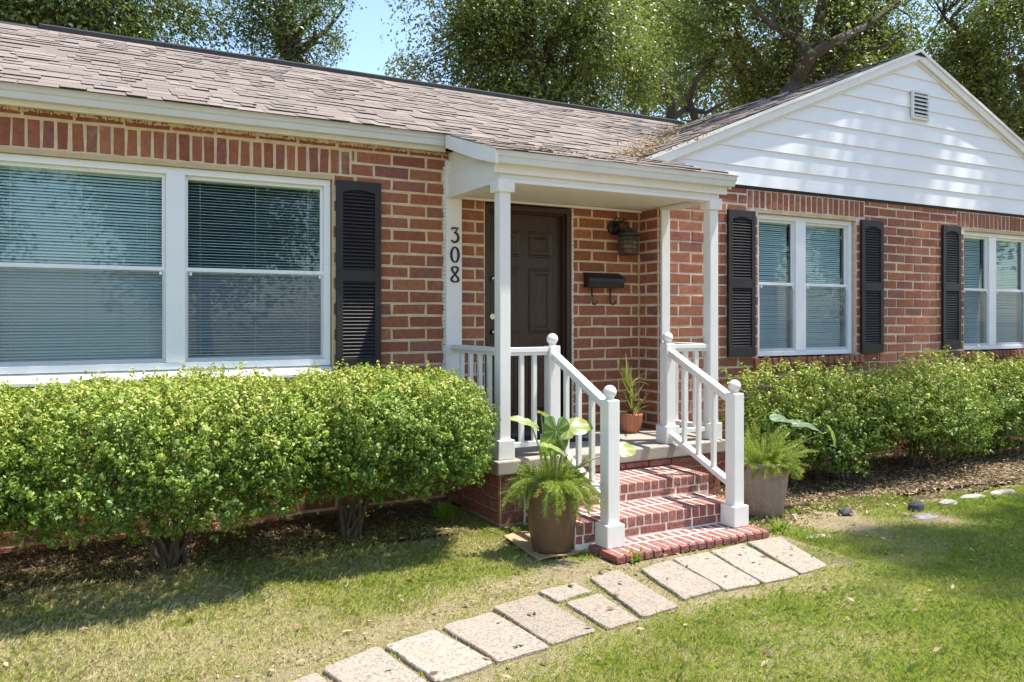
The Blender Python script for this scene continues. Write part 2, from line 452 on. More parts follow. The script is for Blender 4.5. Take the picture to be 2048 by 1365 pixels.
# ================================================================== SETTING: ground
m = MB(); G = 400
m.add([(-G, -G, 0), (G, -G, 0), (G, G, 0), (-G, G, 0)], [(0, 1, 2, 3)])
tag(m.build('lawn_ground', M_GROUND), kind='structure')
def blob(name, outline, z, mat):
    mm = MB(); n = len(outline); cx = sum(p[0] for p in outline) / n; cy = sum(p[1] for p in outline) / n
    mm.add([(cx, cy, z)] + [(p[0], p[1], z) for p in outline], [(0, 1 + i, 1 + (i + 1) % n) for i in range(n)])
    return tag(mm.build(name, mat), kind='structure')
def wavy(xs, yf, yb, amp, seed):
    r = random.Random(seed); out = []
    x = xs[0]
    front = []
    while x < xs[1]:
        front.append((x, yf(x) + r.uniform(-amp, amp))); x += 0.12
    return front + [(xs[1], yb), (xs[0], yb)]
def bed_l(x): return -1.0 + 0.0 * x
def bed_r(x): return -1.72 if x < 6.3 else -1.95
blob('planting_bed', wavy((-4.2, 2.62), bed_l, 0.0, 0.07, 1), 0.004, M_MULCH)
blob('planting_bed', wavy((4.42, 12.2), bed_r, -0.3, 0.08, 2), 0.004, M_MULCH)
# ================================================================== HOUSE
house = empty('brick_house', (4.0, 2.0, 0))
tag(house, 'low red brick house with white porch, grey shingle roof and white clapboard gable', 'house')
COURSE, ZPH, BL, JT = 0.1027, 1.172, 0.307, 0.0145
WING_X, WING_Y, WING_R = 4.85, -0.30, 12.15
bricks = []      # (centre, length, height, axis, parentname)
_cache = {}
def brick_mesh(L, H, depth, mat, tagname, var, cham=0.0045, jit=0.0022):
    key = (round(L * 100), round(H * 200), tagname, var)
    if key in _cache: return _cache[key]
    r = random.Random(hash(key) & 0xffff)
    j = lambda s=jit: r.uniform(-s, s)
    mm = MB(); brick_geo(mm, L, H, depth, r, cham, jit, r.random())
    me = mm.mesh('brick', mat); _cache[key] = me
    return me
def brick_geo(mm, L, H, depth, r, cham, jit, rnd, M=None):
    """front faces -Y at y=0, body goes to +depth; M maps local to place"""
    j = lambda s=jit: r.uniform(-s, s)
    a, b = L / 2, H / 2
    back = [(-a, depth, -b), (a, depth, -b), (a, depth, b), (-a, depth, b)]
    co = [(sx * (a + j()), cham + abs(j()), sz * (b + j())) for sx, sz in ((-1, -1), (1, -1), (1, 1), (-1, 1))]
    fr = [(x * (1 - cham / a) + j(), -0.0008 + j(0.0015), z * (1 - cham / b) + j(0.001)) for x, y, z in co]
    vs = back + co + fr
    if M is not None: vs = [tuple(M @ Vector(p)) for p in vs]
    fs = [(0, 1, 5, 4), (1, 2, 6, 5), (2, 3, 7, 6), (3, 0, 4, 7), (4, 5, 9, 8), (5, 6, 10, 9), (6, 7, 11, 10), (7, 4, 8, 11), (8, 9, 10, 11)]
    mm.add(vs, fs, rnd)

def field(x0, x1, z0, z1, holes, shift=0.0):
    """running bond rectangles on a wall face, cut by holes (x0,x1,z0,z1)"""
    out = []
    k0 = math.floor((z0 - ZPH) / COURSE); k = k0
    while ZPH + k * COURSE < z1 - 0.02:
        za = max(z0, ZPH + k * COURSE); zb = min(z1, ZPH + (k + 1) * COURSE)
        k += 1
        if zb - za < 0.03: continue
        spans = [(x0, x1)]
        for hx0, hx1, hz0, hz1 in holes:
            if zb - 0.03 > hz0 and za + 0.03 < hz1:
                ns = []
                for s0, s1 in spans:
                    if hx1 <= s0 or hx0 >= s1: ns.append((s0, s1)); continue
                    if hx0 > s0: ns.append((s0, hx0))
                    if hx1 < s1: ns.append((hx1, s1))
                spans = ns
        off = (BL / 2 if k % 2 else 0) + shift
        for s0, s1 in spans:
            i = math.floor((s0 - off) / BL)
            while off + i * BL < s1:
                a = max(s0, off + i * BL); b = min(s1, off + (i + 1) * BL); i += 1
                if b - a < 0.035: continue
                out.append((a, b, za, zb))
    return out
WIN = (-0.56, 1.81, 1.10, 2.70)
DOOR = (3.165, 4.075, 0.40, 2.60)
W1 = (6.14, 7.63, 1.06, 2.675); W2 = (9.60, 11.08, 1.06, 2.675)
walls = {}
def wallmesh(name, rects, y0, y1, mat):
    mm = MB()
    for x0, x1, z0, z1 in rects: mm.box(x0, x1, y0, y1, z0, z1)
    return mm.build(name, mat, house)
def around(x0, x1, z0, z1, holes):
    """split a wall into columns round its openings"""
    xs = sorted({x0, x1} | {h[0] for h in holes} | {h[1] for h in holes})
    out = []
    for a, b in zip(xs, xs[1:]):
        hs = [h for h in holes if h[0] <= a and h[1] >= b]
        if not hs: out.append((a, b, z0, z1))
        else:
            h = hs[0]
            if h[2] > z0: out.append((a, b, z0, h[2]))
            if h[3] < z1: out.append((a, b, h[3], z1))
    return out
wall_main = wallmesh('wall', around(-4.2, WING_X + 0.0, 0.0, 2.99, [WIN, DOOR]), 0.0035, 0.2, M_MORTAR)
wall_main['label'] = 'red brick wall with wide tan joints behind the porch'
wall_wing = wallmesh('wall', around(WING_X + 0.0035, WING_R, 0.0, 2.90, [W1, W2]), WING_Y + 0.0035, WING_Y + 0.2, M_MORTAR_W)
wall_wing['label'] = 'red brick front wall of the gabled wing'
ret = MB(); ret.box(WING_X + 0.0035, WING_X + 0.2, WING_Y + 0.2, 0.2, 0.0, 2.90)
wall_ret = ret.build('wall', M_MORTAR, house)
bk = MB()
bk.box(-4.2, -4.0, 0.2, 7.2, 0, 2.95); bk.box(-4.0, WING_R, 7.0, 7.2, 0, 2.95); bk.box(WING_R - 0.2, WING_R, WING_Y + 0.2, 7.0, 0, 2.95)
wall_back = bk.build('wall', M_BRICK, house)

TO_FACE = Matrix.Identity(4)
blist = []   # each: (M, L, H, depth, wallobj, z, centre)
SOLD_MAIN = (-0.80, 1.955, 2.70, 2.912)
for a, b, za, zb in field(-4.2, WING_X, -0.06, 2.985, [WIN, DOOR, SOLD_MAIN]):
    c = Vector(((a + b) / 2, random.uniform(-0.003, 0.002), (za + zb) / 2))
    blist.append((Matrix.Translation(c), b - a - JT, zb - za - JT, wall_main, c))
def soldiers(x0, x1, z0, z1, Y, wall, pitch=0.0865):
    n = max(1, round((x1 - x0) / pitch)); p = (x1 - x0) / n
    for i in range(n):
        c = Vector((x0 + (i + 0.5) * p + random.uniform(-0.002, 0.002), Y + random.uniform(-0.003, 0.002), (z0 + z1) / 2 + random.uniform(-0.002, 0.002)))
        blist.append((Matrix.Translation(c) @ Matrix.Rotation(math.radians(random.uniform(-0.8, 0.8)), 4, 'Y'), p - JT, z1 - z0 - JT * 0.9, wall, c))
soldiers(*SOLD_MAIN[:2], 2.705, 2.912, 0.0, wall_main)
soldiers(3.0, 4.2, 2.603, 2.80, 0.0, wall_main)
SW1 = (5.99, 7.77, 2.68, 2.868); SW2 = (9.46, 11.24, 2.68, 2.868)
for a, b, za, zb in field(WING_X, WING_R, -0.06, 2.895, [W1, W2, SW1, SW2], 0.03):
    c = Vector(((a + b) / 2, WING_Y + random.uniform(-0.004, 0.002), (za + zb) / 2))
    blist.append((Matrix.Translation(c), b - a - JT, zb - za - JT, wall_wing, c))
soldiers(SW1[0], SW1[1], 2.68, 2.868, WING_Y, wall_wing); soldiers(SW2[0], SW2[1], 2.68, 2.868, WING_Y, wall_wing)
# projecting rowlock sills of the wing windows
for sx0, sx1 in ((6.05, 7.72), (9.51, 11.17)):
    n = round((sx1 - sx0) / 0.084); p = (sx1 - sx0) / n
    for i in range(n):
        c = Vector((sx0 + (i + 0.5) * p, WING_Y - 0.045, 1.112))
        blist.append((Matrix.Translation(c) @ Matrix.Rotation(math.radians(-8), 4, 'X'), p - JT, 0.085, wall_wing, c))
# return wall of the wing inside the porch: faces -X
k = -12
while ZPH + k * COURSE < 2.88:
    za = max(0.03, ZPH + k * COURSE); zb = min(2.9, ZPH + (k + 1) * COURSE)
    segs = [(-0.29, 0.0)] if k % 2 else [(-0.29, -0.105), (-0.105, 0.0)]
    if zb - za > 0.03:
        for ya, yb in segs:
            c = Vector((WING_X + random.uniform(-0.002, 0.003), (ya + yb) / 2, (za + zb) / 2))
            blist.append((Matrix.Translation(c) @ Matrix.Rotation(math.radians(-90), 4, 'Z'), yb - ya - JT, zb - za - JT, wall_ret, c))
    k += 1
def screen_area(L, H, c):
    x, y, d = proj(c)
    if d < 1 or x < -20 or x > 2068 or y < 0: return 0
    if c.z < 0.75 and not (4.84 < c.x < 5.4): return 0.01 / d
    return L * H / d / d
HID = [(1.83, 2.20, 1.14, 2.66), (5.70, 6.07, 1.17, 2.65), (7.69, 8.05, 1.17, 2.65), (9.14, 9.49, 1.17, 2.65), (2.77, 2.92, 0, 9)]
def covered(c): return any(h[0] < c.x < h[1] and h[2] < c.z < h[3] for h in HID)
order = sorted(blist, key=lambda t: -(0.001 if covered(t[4]) else screen_area(t[1], t[2], t[4])))
rest = {wall_main: MB(), wall_wing: MB(), wall_ret: MB()}
rr = random.Random(5)
for n, (M, L, H, wl, c) in enumerate(order):
    if n < 300:
        o = link('brick', brick_mesh(L, H, 0.03, M_BRICK, 'w', rr.randrange(9), 0.006, 0.0036))
        o.matrix_world = M; adopt(o, wl)
    else:
        brick_geo(rest[wl], L, H, 0.03, rr, 0.006, 0.0036, rr.random(), M)
for wl, mm in rest.items():
    if mm.f:
        o = mm.build('bricks', M_BRICK, wl, kind='stuff')
# crumbly mortar bead along the wall head under the soffit
mm = MB()
for i in range(200):
    x = -1.1 + i * 0.0195
    mm.box(x, x + rr.uniform(0.01, 0.03), -rr.uniform(0.002, 0.02), 0.01, 2.945 + rr.uniform(0, 0.012), 2.972 + rr.uniform(-0.012, 0.006))
mm.build('mortar_smear', M_MORTAR, wall_main)

# ------------------------------------------------------------------ windows
def window(x0, x1, z0, z1, Y, mull, zmid, openness, gap_r=0.0, label=None, wall_y=0.0):
    """twin single-hung window; mull = (xa, xb) of the mullion post"""
    fw = 0.05
    f = MB()
    f.box(x0, x1, Y, Y + 0.07, z1 - fw, z1); f.box(x0, x1, Y, Y + 0.07, z0, z0 + fw)
    f.box(x0, x0 + fw, Y, Y + 0.07, z0 + fw, z1 - fw); f.box(x1 - fw, x1, Y, Y + 0.07, z0 + fw, z1 - fw)
    f.box(mull[0], mull[1], Y - 0.004, Y + 0.07, z0 + fw, z1 - fw)
    win = f.build('window', M_VINYL, house, bevel=0.004)
    if label: win['label'] = label
    for i, (a, b) in enumerate(((x0 + fw, mull[0]), (mull[1], x1 - fw))):
        for lower in (0, 1):
            ya = Y + (0.012 if lower else 0.036); za, zb = (z0 + fw, zmid + 0.02) if lower else (zmid - 0.02, z1 - fw)
            s = MB(); t = 0.026 if not lower else 0.03; bt = 0.03
            s.box(a, b, ya, ya + 0.022, zb - t, zb); s.box(a, b, ya, ya + 0.022, za, za + bt)
            s.box(a, a + 0.024, ya, ya + 0.022, za + bt, zb - t); s.box(b - 0.024, b, ya, ya + 0.022, za + bt, zb - t)
            if lower:
                for q in (a + 0.03, b - 0.045): s.box(q, q + 0.018, ya - 0.012, ya, zb - t - 0.03, zb - t - 0.006)
            s.build('sash', M_VINYL, win, bevel=0.003)
            g = MB(); g.box(a + 0.024, b - 0.024, ya + 0.009, ya + 0.013, za + bt, zb - t); g.build('pane', M_GLASS, win)
            if lower:
                g = MB(); g.add([(a + 0.01, Y + 0.004, za), (b - 0.01, Y + 0.004, za), (b - 0.01, Y + 0.004, zb - t), (a + 0.01, Y + 0.004, zb - t)], [(0, 1, 2, 3)])
                g.build('insect_screen', M_SCREEN, win)
        # venetian blind, one per bay
        bl = MB(); op = openness[i]; z = z0 + fw + 0.01; rb = random.Random(int(a * 100))
        ba, bb = a + 0.012, b - 0.012 - gap_r
        while z < z1 - fw:
            ang = math.radians(op + rb.uniform(-2.5, 2.5)); w2 = 0.0135; dz = rb.uniform(-0.0012, 0.0012); sag = rb.uniform(-0.002, 0.002)
            cyy, czz = Y + 0.09, z + dz
            dy, dzz = math.cos(ang) * w2, math.sin(ang) * w2
            ny, nz = -math.sin(ang) * 0.0025, math.cos(ang) * 0.0025
            vs = []
            for xx, sg in ((ba, 0), ((ba + bb) / 2, sag), (bb, 0)):
                vs += [(xx, cyy - dy, czz - dzz + sg), (xx, cyy + ny, czz + nz + sg), (xx, cyy + dy, czz + dzz + sg)]
            bl.add(vs, [(0, 3, 4, 1), (1, 4, 5, 2), (3, 6, 7, 4), (4, 7, 8, 5)])
            z += 0.0215
        for q in (0.1, 0.5, 0.9):
            xx = ba + (bb - ba) * q; bl.box(xx - 0.001, xx + 0.001, Y + 0.072, Y + 0.074, z0 + fw, z1 - fw)
        bl.box(ba, bb, Y + 0.074, Y + 0.11, z1 - fw - 0.03, z1 - fw)
        bl.build('blind', M_SLAT, win, kind='stuff')
    # dim room behind
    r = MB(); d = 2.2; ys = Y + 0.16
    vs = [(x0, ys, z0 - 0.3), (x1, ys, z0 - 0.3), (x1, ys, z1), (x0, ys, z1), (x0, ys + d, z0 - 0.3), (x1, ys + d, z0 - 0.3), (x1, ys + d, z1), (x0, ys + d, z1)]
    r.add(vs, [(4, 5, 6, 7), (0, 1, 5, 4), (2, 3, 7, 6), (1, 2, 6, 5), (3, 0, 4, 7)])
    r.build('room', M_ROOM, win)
    # reveal: caulked lintel and jamb liners, sill
    l = MB(); l.box(x0 - 0.01, x1 + 0.01, wall_y + 0.004, Y + 0.05, z1 + 0.002, z1 + 0.036); l.build('lintel', M_LINTEL, win)
    return win
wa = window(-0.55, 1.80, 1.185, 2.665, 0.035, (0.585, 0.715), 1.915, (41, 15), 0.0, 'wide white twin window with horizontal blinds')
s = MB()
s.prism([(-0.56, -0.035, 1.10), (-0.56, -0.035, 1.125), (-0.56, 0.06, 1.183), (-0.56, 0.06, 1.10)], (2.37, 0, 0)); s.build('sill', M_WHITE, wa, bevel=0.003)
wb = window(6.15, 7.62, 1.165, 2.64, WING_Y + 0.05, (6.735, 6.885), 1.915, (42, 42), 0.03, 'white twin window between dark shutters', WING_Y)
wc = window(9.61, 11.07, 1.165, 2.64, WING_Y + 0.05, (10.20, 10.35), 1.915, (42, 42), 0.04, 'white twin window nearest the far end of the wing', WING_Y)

# ------------------------------------------------------------------ shutters
def shutter(x0, x1, z0, z1, Y, label):
    t = 0.032; st = 0.052
    zc = z0 + (z1 - z0) * 0.50
    f = MB()
    f.box(x0, x0 + st, Y - t, Y, z0, z1); f.box(x1 - st, x1, Y - t, Y, z0, z1)
    f.box(x0 + st, x1 - st, Y - t, Y, z0, z0 + 0.10); f.box(x0 + st, x1 - st, Y - t, Y, zc - 0.045, zc + 0.045)
    # arched head rail
    n = 10; pts = [(x0 + st, Y - t, z1), (x0 + st, Y - t, z1 - 0.095)]
    for i in range(1, n):
        u = i / n; pts.append((x0 + st + (x1 - x0 - 2 * st) * u, Y - t, z1 - 0.095 + 0.026 * math.sin(math.pi * u)))
    pts += [(x1 - st, Y - t, z1 - 0.095), (x1 - st, Y - t, z1)]
    f.prism(pts[::-1], (0, t, 0))
    f.box(x0 + st, x1 - st, Y - 0.006, Y - 0.002, z0 + 0.1, z1 - 0.05)
    o = f.build('shutter', M_SHUTTER, house, bevel=0.003); o['label'] = label
    l = MB()
    for za, zb in ((z0 + 0.10, zc - 0.045), (zc + 0.045, z1 - 0.075)):
        z = za + 0.012
        while z < zb - 0.004:
            l.add([(x0 + st, Y - t + 0.005, z - 0.006), (x1 - st, Y - t + 0.005, z - 0.006), (x1 - st, Y - 0.007, z + 0.017), (x0 + st, Y - 0.007, z + 0.017),
                   (x0 + st, Y - t + 0.005, z - 0.001), (x1 - st, Y - t + 0.005, z - 0.001), (x1 - st, Y - 0.007, z + 0.022), (x0 + st, Y - 0.007, z + 0.022)],
                  [(0, 3, 2, 1), (4, 5, 6, 7), (0, 1, 5, 4)])
            z += 0.0285
    l.build('louvres', M_SHUTTER, o, kind='stuff')
    sc = MB()
    for x in (x0 + 0.012, x1 - 0.012):
        for z in (z0 + 0.1, zc, z1 - 0.1): sc.box(x - 0.005, x + 0.005, Y - t - 0.003, Y - t, z - 0.005, z + 0.005)
    sc.build('screws', M_BLACK, o, kind='stuff')
shutter(1.83, 2.20, 1.14, 2.662, -0.004, 'dark louvred shutter beside the wide window')
shutter(5.705, 6.07, 1.17, 2.645, WING_Y - 0.004, 'dark louvred shutter nearest the porch on the wing')
shutter(7.685, 8.05, 1.17, 2.655, WING_Y - 0.004, 'dark louvred shutter on the right of the middle window')
shutter(9.14, 9.49, 1.19, 2.68, WING_Y - 0.004, 'dark louvred shutter on the left of the end window')
shutter(11.16, 11.52, 1.19, 2.68, WING_Y - 0.004, 'dark louvred shutter at the far end')

# ------------------------------------------------------------------ door
fr = MB(); dx0, dx1, dz1 = 3.165, 4.075, 2.575
fr.box(dx0, dx0 + 0.05, 0.012, 0.15, 0.5, dz1); fr.box(dx1 - 0.05, dx1, 0.012, 0.15, 0.5, dz1); fr.box(dx0 + 0.05, dx1 - 0.05, 0.012, 0.15, dz1 - 0.05, dz1)
fr.box(dx1 - 0.064, dx1 - 0.05, 0.05, 0.15, 0.5, dz1 - 0.05); fr.box(dx0 + 0.05, dx1 - 0.064, 0.05, 0.15, dz1 - 0.064, dz1 - 0.05)
dframe = fr.build('door_frame', M_DOOR, house, bevel=0.004)
d = MB(); d.box(dx0 + 0.052, dx1 - 0.066, 0.10, 0.145, 0.525, dz1 - 0.066); door = d.build('door', M_DOOR, house); door['label'] = 'dark brown six panel front door'
def panel(x0, x1, z0, z1):
    p = MB(); Y = 0.10
    o = 0.012
    ring = lambda q, y: [(x0 + q, y, z0 + q), (x1 - q, y, z0 + q), (x1 - q, y, z1 - q), (x0 + q, y, z1 - q)]
    R = [ring(0, Y), ring(0.006, Y - 0.011), ring(0.016, Y - 0.011), ring(0.026, Y - 0.001), ring(0.05, Y - 0.001), ring(0.075, Y - 0.010)]
    vs = sum(R, []); fs = []
    for i in range(len(R) - 1):
        for j in range(4): fs.append((i * 4 + j, i * 4 + (j + 1) % 4, i * 4 + 4 + (j + 1) % 4, i * 4 + 4 + j))
    fs.append(tuple((len(R) - 1) * 4 + j for j in range(4)))
    p.add(vs, fs); p.build('door_panel', M_DOOR, door)
cxm = (dx0 + dx1) / 2 - 0.005
for xa, xb in ((dx0 + 0.15, cxm - 0.045), (cxm + 0.045, dx1 - 0.16)):
    panel(xa, xb, 2.12, 2.36); panel(xa, xb, 1.42, 2.02); panel(xa, xb, 0.66, 1.28)
h = MB(); h.tube([(3.285, 0.10, 1.435), (3.285, 0.055, 1.435)], [0.028, 0.018], 14); h.tube([(3.285, 0.05, 1.435), (3.33, 0.045, 1.438), (3.39, 0.05, 1.425)], [0.012, 0.011, 0.007], 10)
h.build('door_handle', M_STEEL, door, smooth=True)
h = MB(); h.tube([(3.28, 0.10, 1.575), (3.28, 0.078, 1.575)], [0.03, 0.026], 16); h.build('deadbolt', M_STEEL, door, smooth=False)
h = MB(); h.tube([(3.262, 0.08, 1.90), (3.285, 0.07, 1.922), (3.32, 0.08, 1.93)], [0.012, 0.014, 0.008], 8); h.build('security_latch', M_STEEL, door, smooth=True)
h = MB(); h.prism([(dx0, -0.05, 0.502), (dx0, -0.05, 0.508), (dx0, 0.04, 0.53), (dx0, 0.15, 0.53), (dx0, 0.15, 0.502)], (dx1 - dx0, 0, 0)); h.build('threshold', M_STEEL, dframe)
# caulk bead at the brick edge of the frame
h = MB()
for i in range(60):
    z = 0.52 + i * 0.0345; h.box(dx1 - 0.002, dx1 + 0.008 + rr.uniform(0, 0.006), -0.003 - rr.uniform(0, 0.004), 0.012, z, z + rr.uniform(0.024, 0.034))
h.build('caulk', M_STEPMORTAR, dframe)

# ------------------------------------------------------------------ roof
RS = 0.41
EAVE_Y, EAVE_Z = -0.19, 3.09
RIDGE_Z = 4.665; RIDGE_Y = EAVE_Y + (RIDGE_Z - EAVE_Z) / RS
PEAVE_Y = -1.08
PS = 0.32                                           # the porch roof is flatter
def zmain(Y): return EAVE_Z + np.where(np.asarray(Y) > EAVE_Y, RS, PS) * (Y - EAVE_Y)
WRX, WRZ = 8.65, 4.70
def zwing(X): return WRZ - RS * abs(X - WRX)
RAKE_Y = -0.365
PX0, PX1 = 2.705, 5.07
def vx(Y): return WRX - (WRZ - zmain(Y)) / RS        # valley x at depth Y
rf = MB()
lo, hi = -4.5, PX1
P3 = lambda x, Y, dz=0: (x, Y, float(zmain(Y)) + dz)
deck = [P3(lo, EAVE_Y), P3(PX1, EAVE_Y), P3(PX1, WING_Y + 0.12), P3(vx(WING_Y + 0.12), WING_Y + 0.12), P3(WRX - 0.08, RIDGE_Y), P3(lo, RIDGE_Y)]
rf.prism([(x, y, z - 0.035) for x, y, z in deck], (0, 0, 0.03))
rf.prism([(x, y, z - 0.035) for x, y, z in (P3(PX0, PEAVE_Y), P3(PX1, PEAVE_Y), P3(PX1, EAVE_Y - 0.001), P3(PX0, EAVE_Y - 0.001))], (0, 0, 0.03))
wl = [(vx(RAKE_Y), RAKE_Y, zwing(vx(RAKE_Y))), (WRX, RAKE_Y, WRZ), (WRX, RIDGE_Y, WRZ)]
rf.prism([(x, y, z - 0.033) for x, y, z in wl], (0, 0, 0.03))
wr = [(WRX, RAKE_Y, WRZ), (WRX + 4.05, RAKE_Y, zwing(WRX + 4.05)), (WRX + 4.05, 7.4, zwing(WRX + 4.05)), (WRX, 7.4, WRZ)]
rf.prism([(x, y, z - 0.033) for x, y, z in wr], (0, 0, 0.03))
wlb = [(WRX, RIDGE_Y, WRZ), (WRX, 7.4, WRZ), (4.6, 7.4, zwing(4.6))]
rf.prism([(x, y, z - 0.05) for x, y, z in wlb], (0, 0, 0.03))
rf.prism([(lo, RIDGE_Y, RIDGE_Z - 0.035), (WRX, RIDGE_Y, RIDGE_Z - 0.035), (4.6, 7.4, zwing(4.6) - 0.035), (lo, 7.4, zwing(4.6) - 0.035)], (0, 0, 0.03))
roof = rf.build('roof', M_SHUNDER, house)
roof['label'] = 'grey brown asphalt shingle roof'
# shingles: local frame u (along eave), v (up slope), n
EXPO = 0.15
_sh = {}
def tab_geo(mm, wd, th, ln, rnd, M=None):
    vs = [(-wd/2, -th * 0.0, 0.001), (wd/2, 0, 0.001), (wd/2, 0, th + 0.005), (-wd/2, 0, th + 0.005), (wd/2, ln, 0.002), (-wd/2, ln, 0.002), (wd/2, ln, 0.001), (-wd/2, ln, 0.001)]
    if M is not None: vs = [tuple(M @ Vector(p)) for p in vs]
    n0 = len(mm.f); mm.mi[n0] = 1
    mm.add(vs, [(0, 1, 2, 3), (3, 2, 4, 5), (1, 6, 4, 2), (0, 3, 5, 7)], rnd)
def tab_mesh(wd, th, ln, q):
    key = (round(wd, 2), th, q)
    if key not in _sh:
        mm = MB(); tab_geo(mm, key[0] - 0.004, th, ln, q / 7.0); _sh[key] = mm.mesh('shingle', M_SHINGLE)
    return _sh[key]
tabs = []
def lay(origin, udir, vdir, rows, urange, seed):
    r = random.Random(seed)
    u_ = Vector(udir).normalized(); v_ = Vector(vdir).normalized(); n_ = u_.cross(v_)
    for k in range(rows):
        rg = urange(k * EXPO)
        if rg is None: continue
        a, b = rg
        x = a - r.uniform(0, 0.2)
        while x < b:
            wd = r.choice((0.10, 0.13, 0.16, 0.2, 0.24, 0.3)); x0 = max(a, x); x1 = min(b, x + wd); x += wd
            if x1 - x0 < 0.04: continue
            th = r.choice((0.0, 0.0, 0.004, 0.007, 0.010))
            c = Vector(origin) + u_ * ((x0 + x1) / 2) + v_ * (k * EXPO + r.uniform(-0.003, 0.003))
            M = Matrix((( u_.x, v_.x, n_.x, c.x), (u_.y, v_.y, n_.y, c.y), (u_.z, v_.z, n_.z, c.z), (0, 0, 0, 1)))
            tabs.append((M, x1 - x0, th, c))
cosr = 1 / math.sqrt(1 + RS * RS)
def main_range(v):
    Y = EAVE_Y - 0.035 + v * cosr
    return (-4.5, PX1 if Y < RAKE_Y else float(max(vx(Y), vx(RAKE_Y))))
nrow = int((RIDGE_Y - EAVE_Y) / cosr / EXPO - 0.9)
lay((0, EAVE_Y - 0.035, EAVE_Z - 0.035 * RS), (1, 0, 0), (0, 1, RS), nrow, main_range, 3)
cosp = 1 / math.sqrt(1 + PS * PS)
y0p = PEAVE_Y - 0.045
lay((0, y0p, float(zmain(y0p))), (1, 0, 0), (0, 1, PS), int((EAVE_Y - y0p) / cosp / EXPO) + 1, lambda v: (PX0 - 0.015, PX1 + 0.01), 6)
def wing_range(v):
    X = vx(RAKE_Y) - 0.3 + v * cosr
    if X > WRX: return None
    yend = EAVE_Y + (zwing(X) - EAVE_Z) / RS       # valley depth
    y0 = RAKE_Y - 0.012
    if yend - y0 < 0.05: return None
    return (-(yend), -y0)
x0w = vx(RAKE_Y) - 0.3
lay((x0w, 0, zwing(x0w)), (0, -1, 0), (1, 0, RS), int((WRX - x0w) / cosr / EXPO - 0.9), wing_range, 4)
lay((WRX + 4.06, 0, zwing(WRX + 4.06)), (0, 1, 0), (-1, 0, RS), int(4.06 / cosr / EXPO - 0.9), lambda v: (RAKE_Y - 0.012, 1.0), 5)
def tarea(t):
    x, y, d_ = proj(t[3])
    return 0 if (d_ < 1 or x < 0 or x > 2048 or y < 0 or t[3].x > 8.6) else t[1] / d_ ** 2.2
tabs.sort(key=lambda t: -tarea(t))
restt = MB()
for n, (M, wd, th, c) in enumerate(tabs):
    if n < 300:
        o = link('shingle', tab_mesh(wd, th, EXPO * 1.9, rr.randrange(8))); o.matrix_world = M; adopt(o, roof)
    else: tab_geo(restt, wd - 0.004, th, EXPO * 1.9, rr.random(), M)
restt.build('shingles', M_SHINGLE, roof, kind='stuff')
# ridge vent
rv = MB(); zr = RIDGE_Z
for x0, x1 in [(-0.33 + i * 1.22, min(WRX - 0.25, -0.33 + (i + 1) * 1.22 - 0.004)) for i in range(8)]:
    if x1 > x0: rv.prism([(x0, RIDGE_Y - 0.14, zr - 0.055), (x0, RIDGE_Y - 0.14, zr - 0.005), (x0, RIDGE_Y, zr + 0.05), (x0, RIDGE_Y + 0.14, zr - 0.005), (x0, RIDGE_Y + 0.14, zr - 0.055)], (x1 - x0, 0, 0))
rv.prism([(WRX - 0.13, RAKE_Y - 0.01, zr - 0.05), (WRX - 0.13, RAKE_Y - 0.01, zr - 0.03), (WRX, RAKE_Y - 0.01, zr + 0.025), (WRX + 0.13, RAKE_Y - 0.01, zr - 0.03), (WRX + 0.13, RAKE_Y - 0.01, zr - 0.05)], (0, 4.3, 0))
rv.prism([(-4.5, RIDGE_Y - 0.13, zr - 0.05), (-4.5, RIDGE_Y, zr + 0.012), (-4.5, RIDGE_Y + 0.13, zr - 0.05)], (4.16, 0, 0))
rv.build('ridge_cap', M_RIDGE, roof)

# soffit, fascia, gutters
ss = MB(); ss.box(-4.5, PX0 + 0.04, -0.07, 0.005, 2.972, 2.99); ss.build('soffit', M_CEIL, house)
fa = MB(); fa.box(-4.5, PX0 + 0.04, -0.10, -0.071, 2.962, 3.07); fa.build('fascia', M_WHITE, house, bevel=0.003)
def gutter(a, b, out, name='gutter'):
    """K-style gutter from a to b (top back edge), out = outward unit vector"""
    a = Vector(a); b = Vector(b); o = Vector(out)
    prof = [(0, 0), (0, -0.085), (0.062, -0.085), (0.075, -0.045), (0.088, -0.035), (0.092, -0.006), (0.100, 0.0), (0.098, 0.004), (0.086, 0.002), (0.058, -0.072), (0.008, -0.072), (0.008, 0)]
    mm = MB(); pts = [a + o * p + Vector((0, 0, q)) for p, q in prof]
    n = len(pts); d = b - a
    L = d.length; ks = max(1, int(L / 1.5)); rs = random.Random(int(L * 100))
    rows = []
    for k in range(ks + 1):
        wob = Vector((0, 0, rs.uniform(-0.004, 0.004)))
        rows.append([p + d * (k / ks) + wob for p in pts])
    vs = sum(rows, [])
    fs = [tuple(range(n)), tuple(range(ks * n + n - 1, ks * n - 1, -1))]
    for k in range(ks):
        for i in range(n): fs.append((k * n + (i + 1) % n, k * n + i, (k + 1) * n + i, (k + 1) * n + (i + 1) % n))
    mm.add(vs, fs)
    return mm.build(name, M_GUTTER, house)
gutter((-4.5, -0.102, 3.078), (PX0 + 0.01, -0.102, 3.078), (0, -1, 0))
pez = float(zmain(PEAVE_Y))
gutter((PX0 - 0.0, PEAVE_Y + 0.06, pez - 0.012), (PX1 - 0.01, PEAVE_Y + 0.06, pez - 0.012), (0, -1, 0))
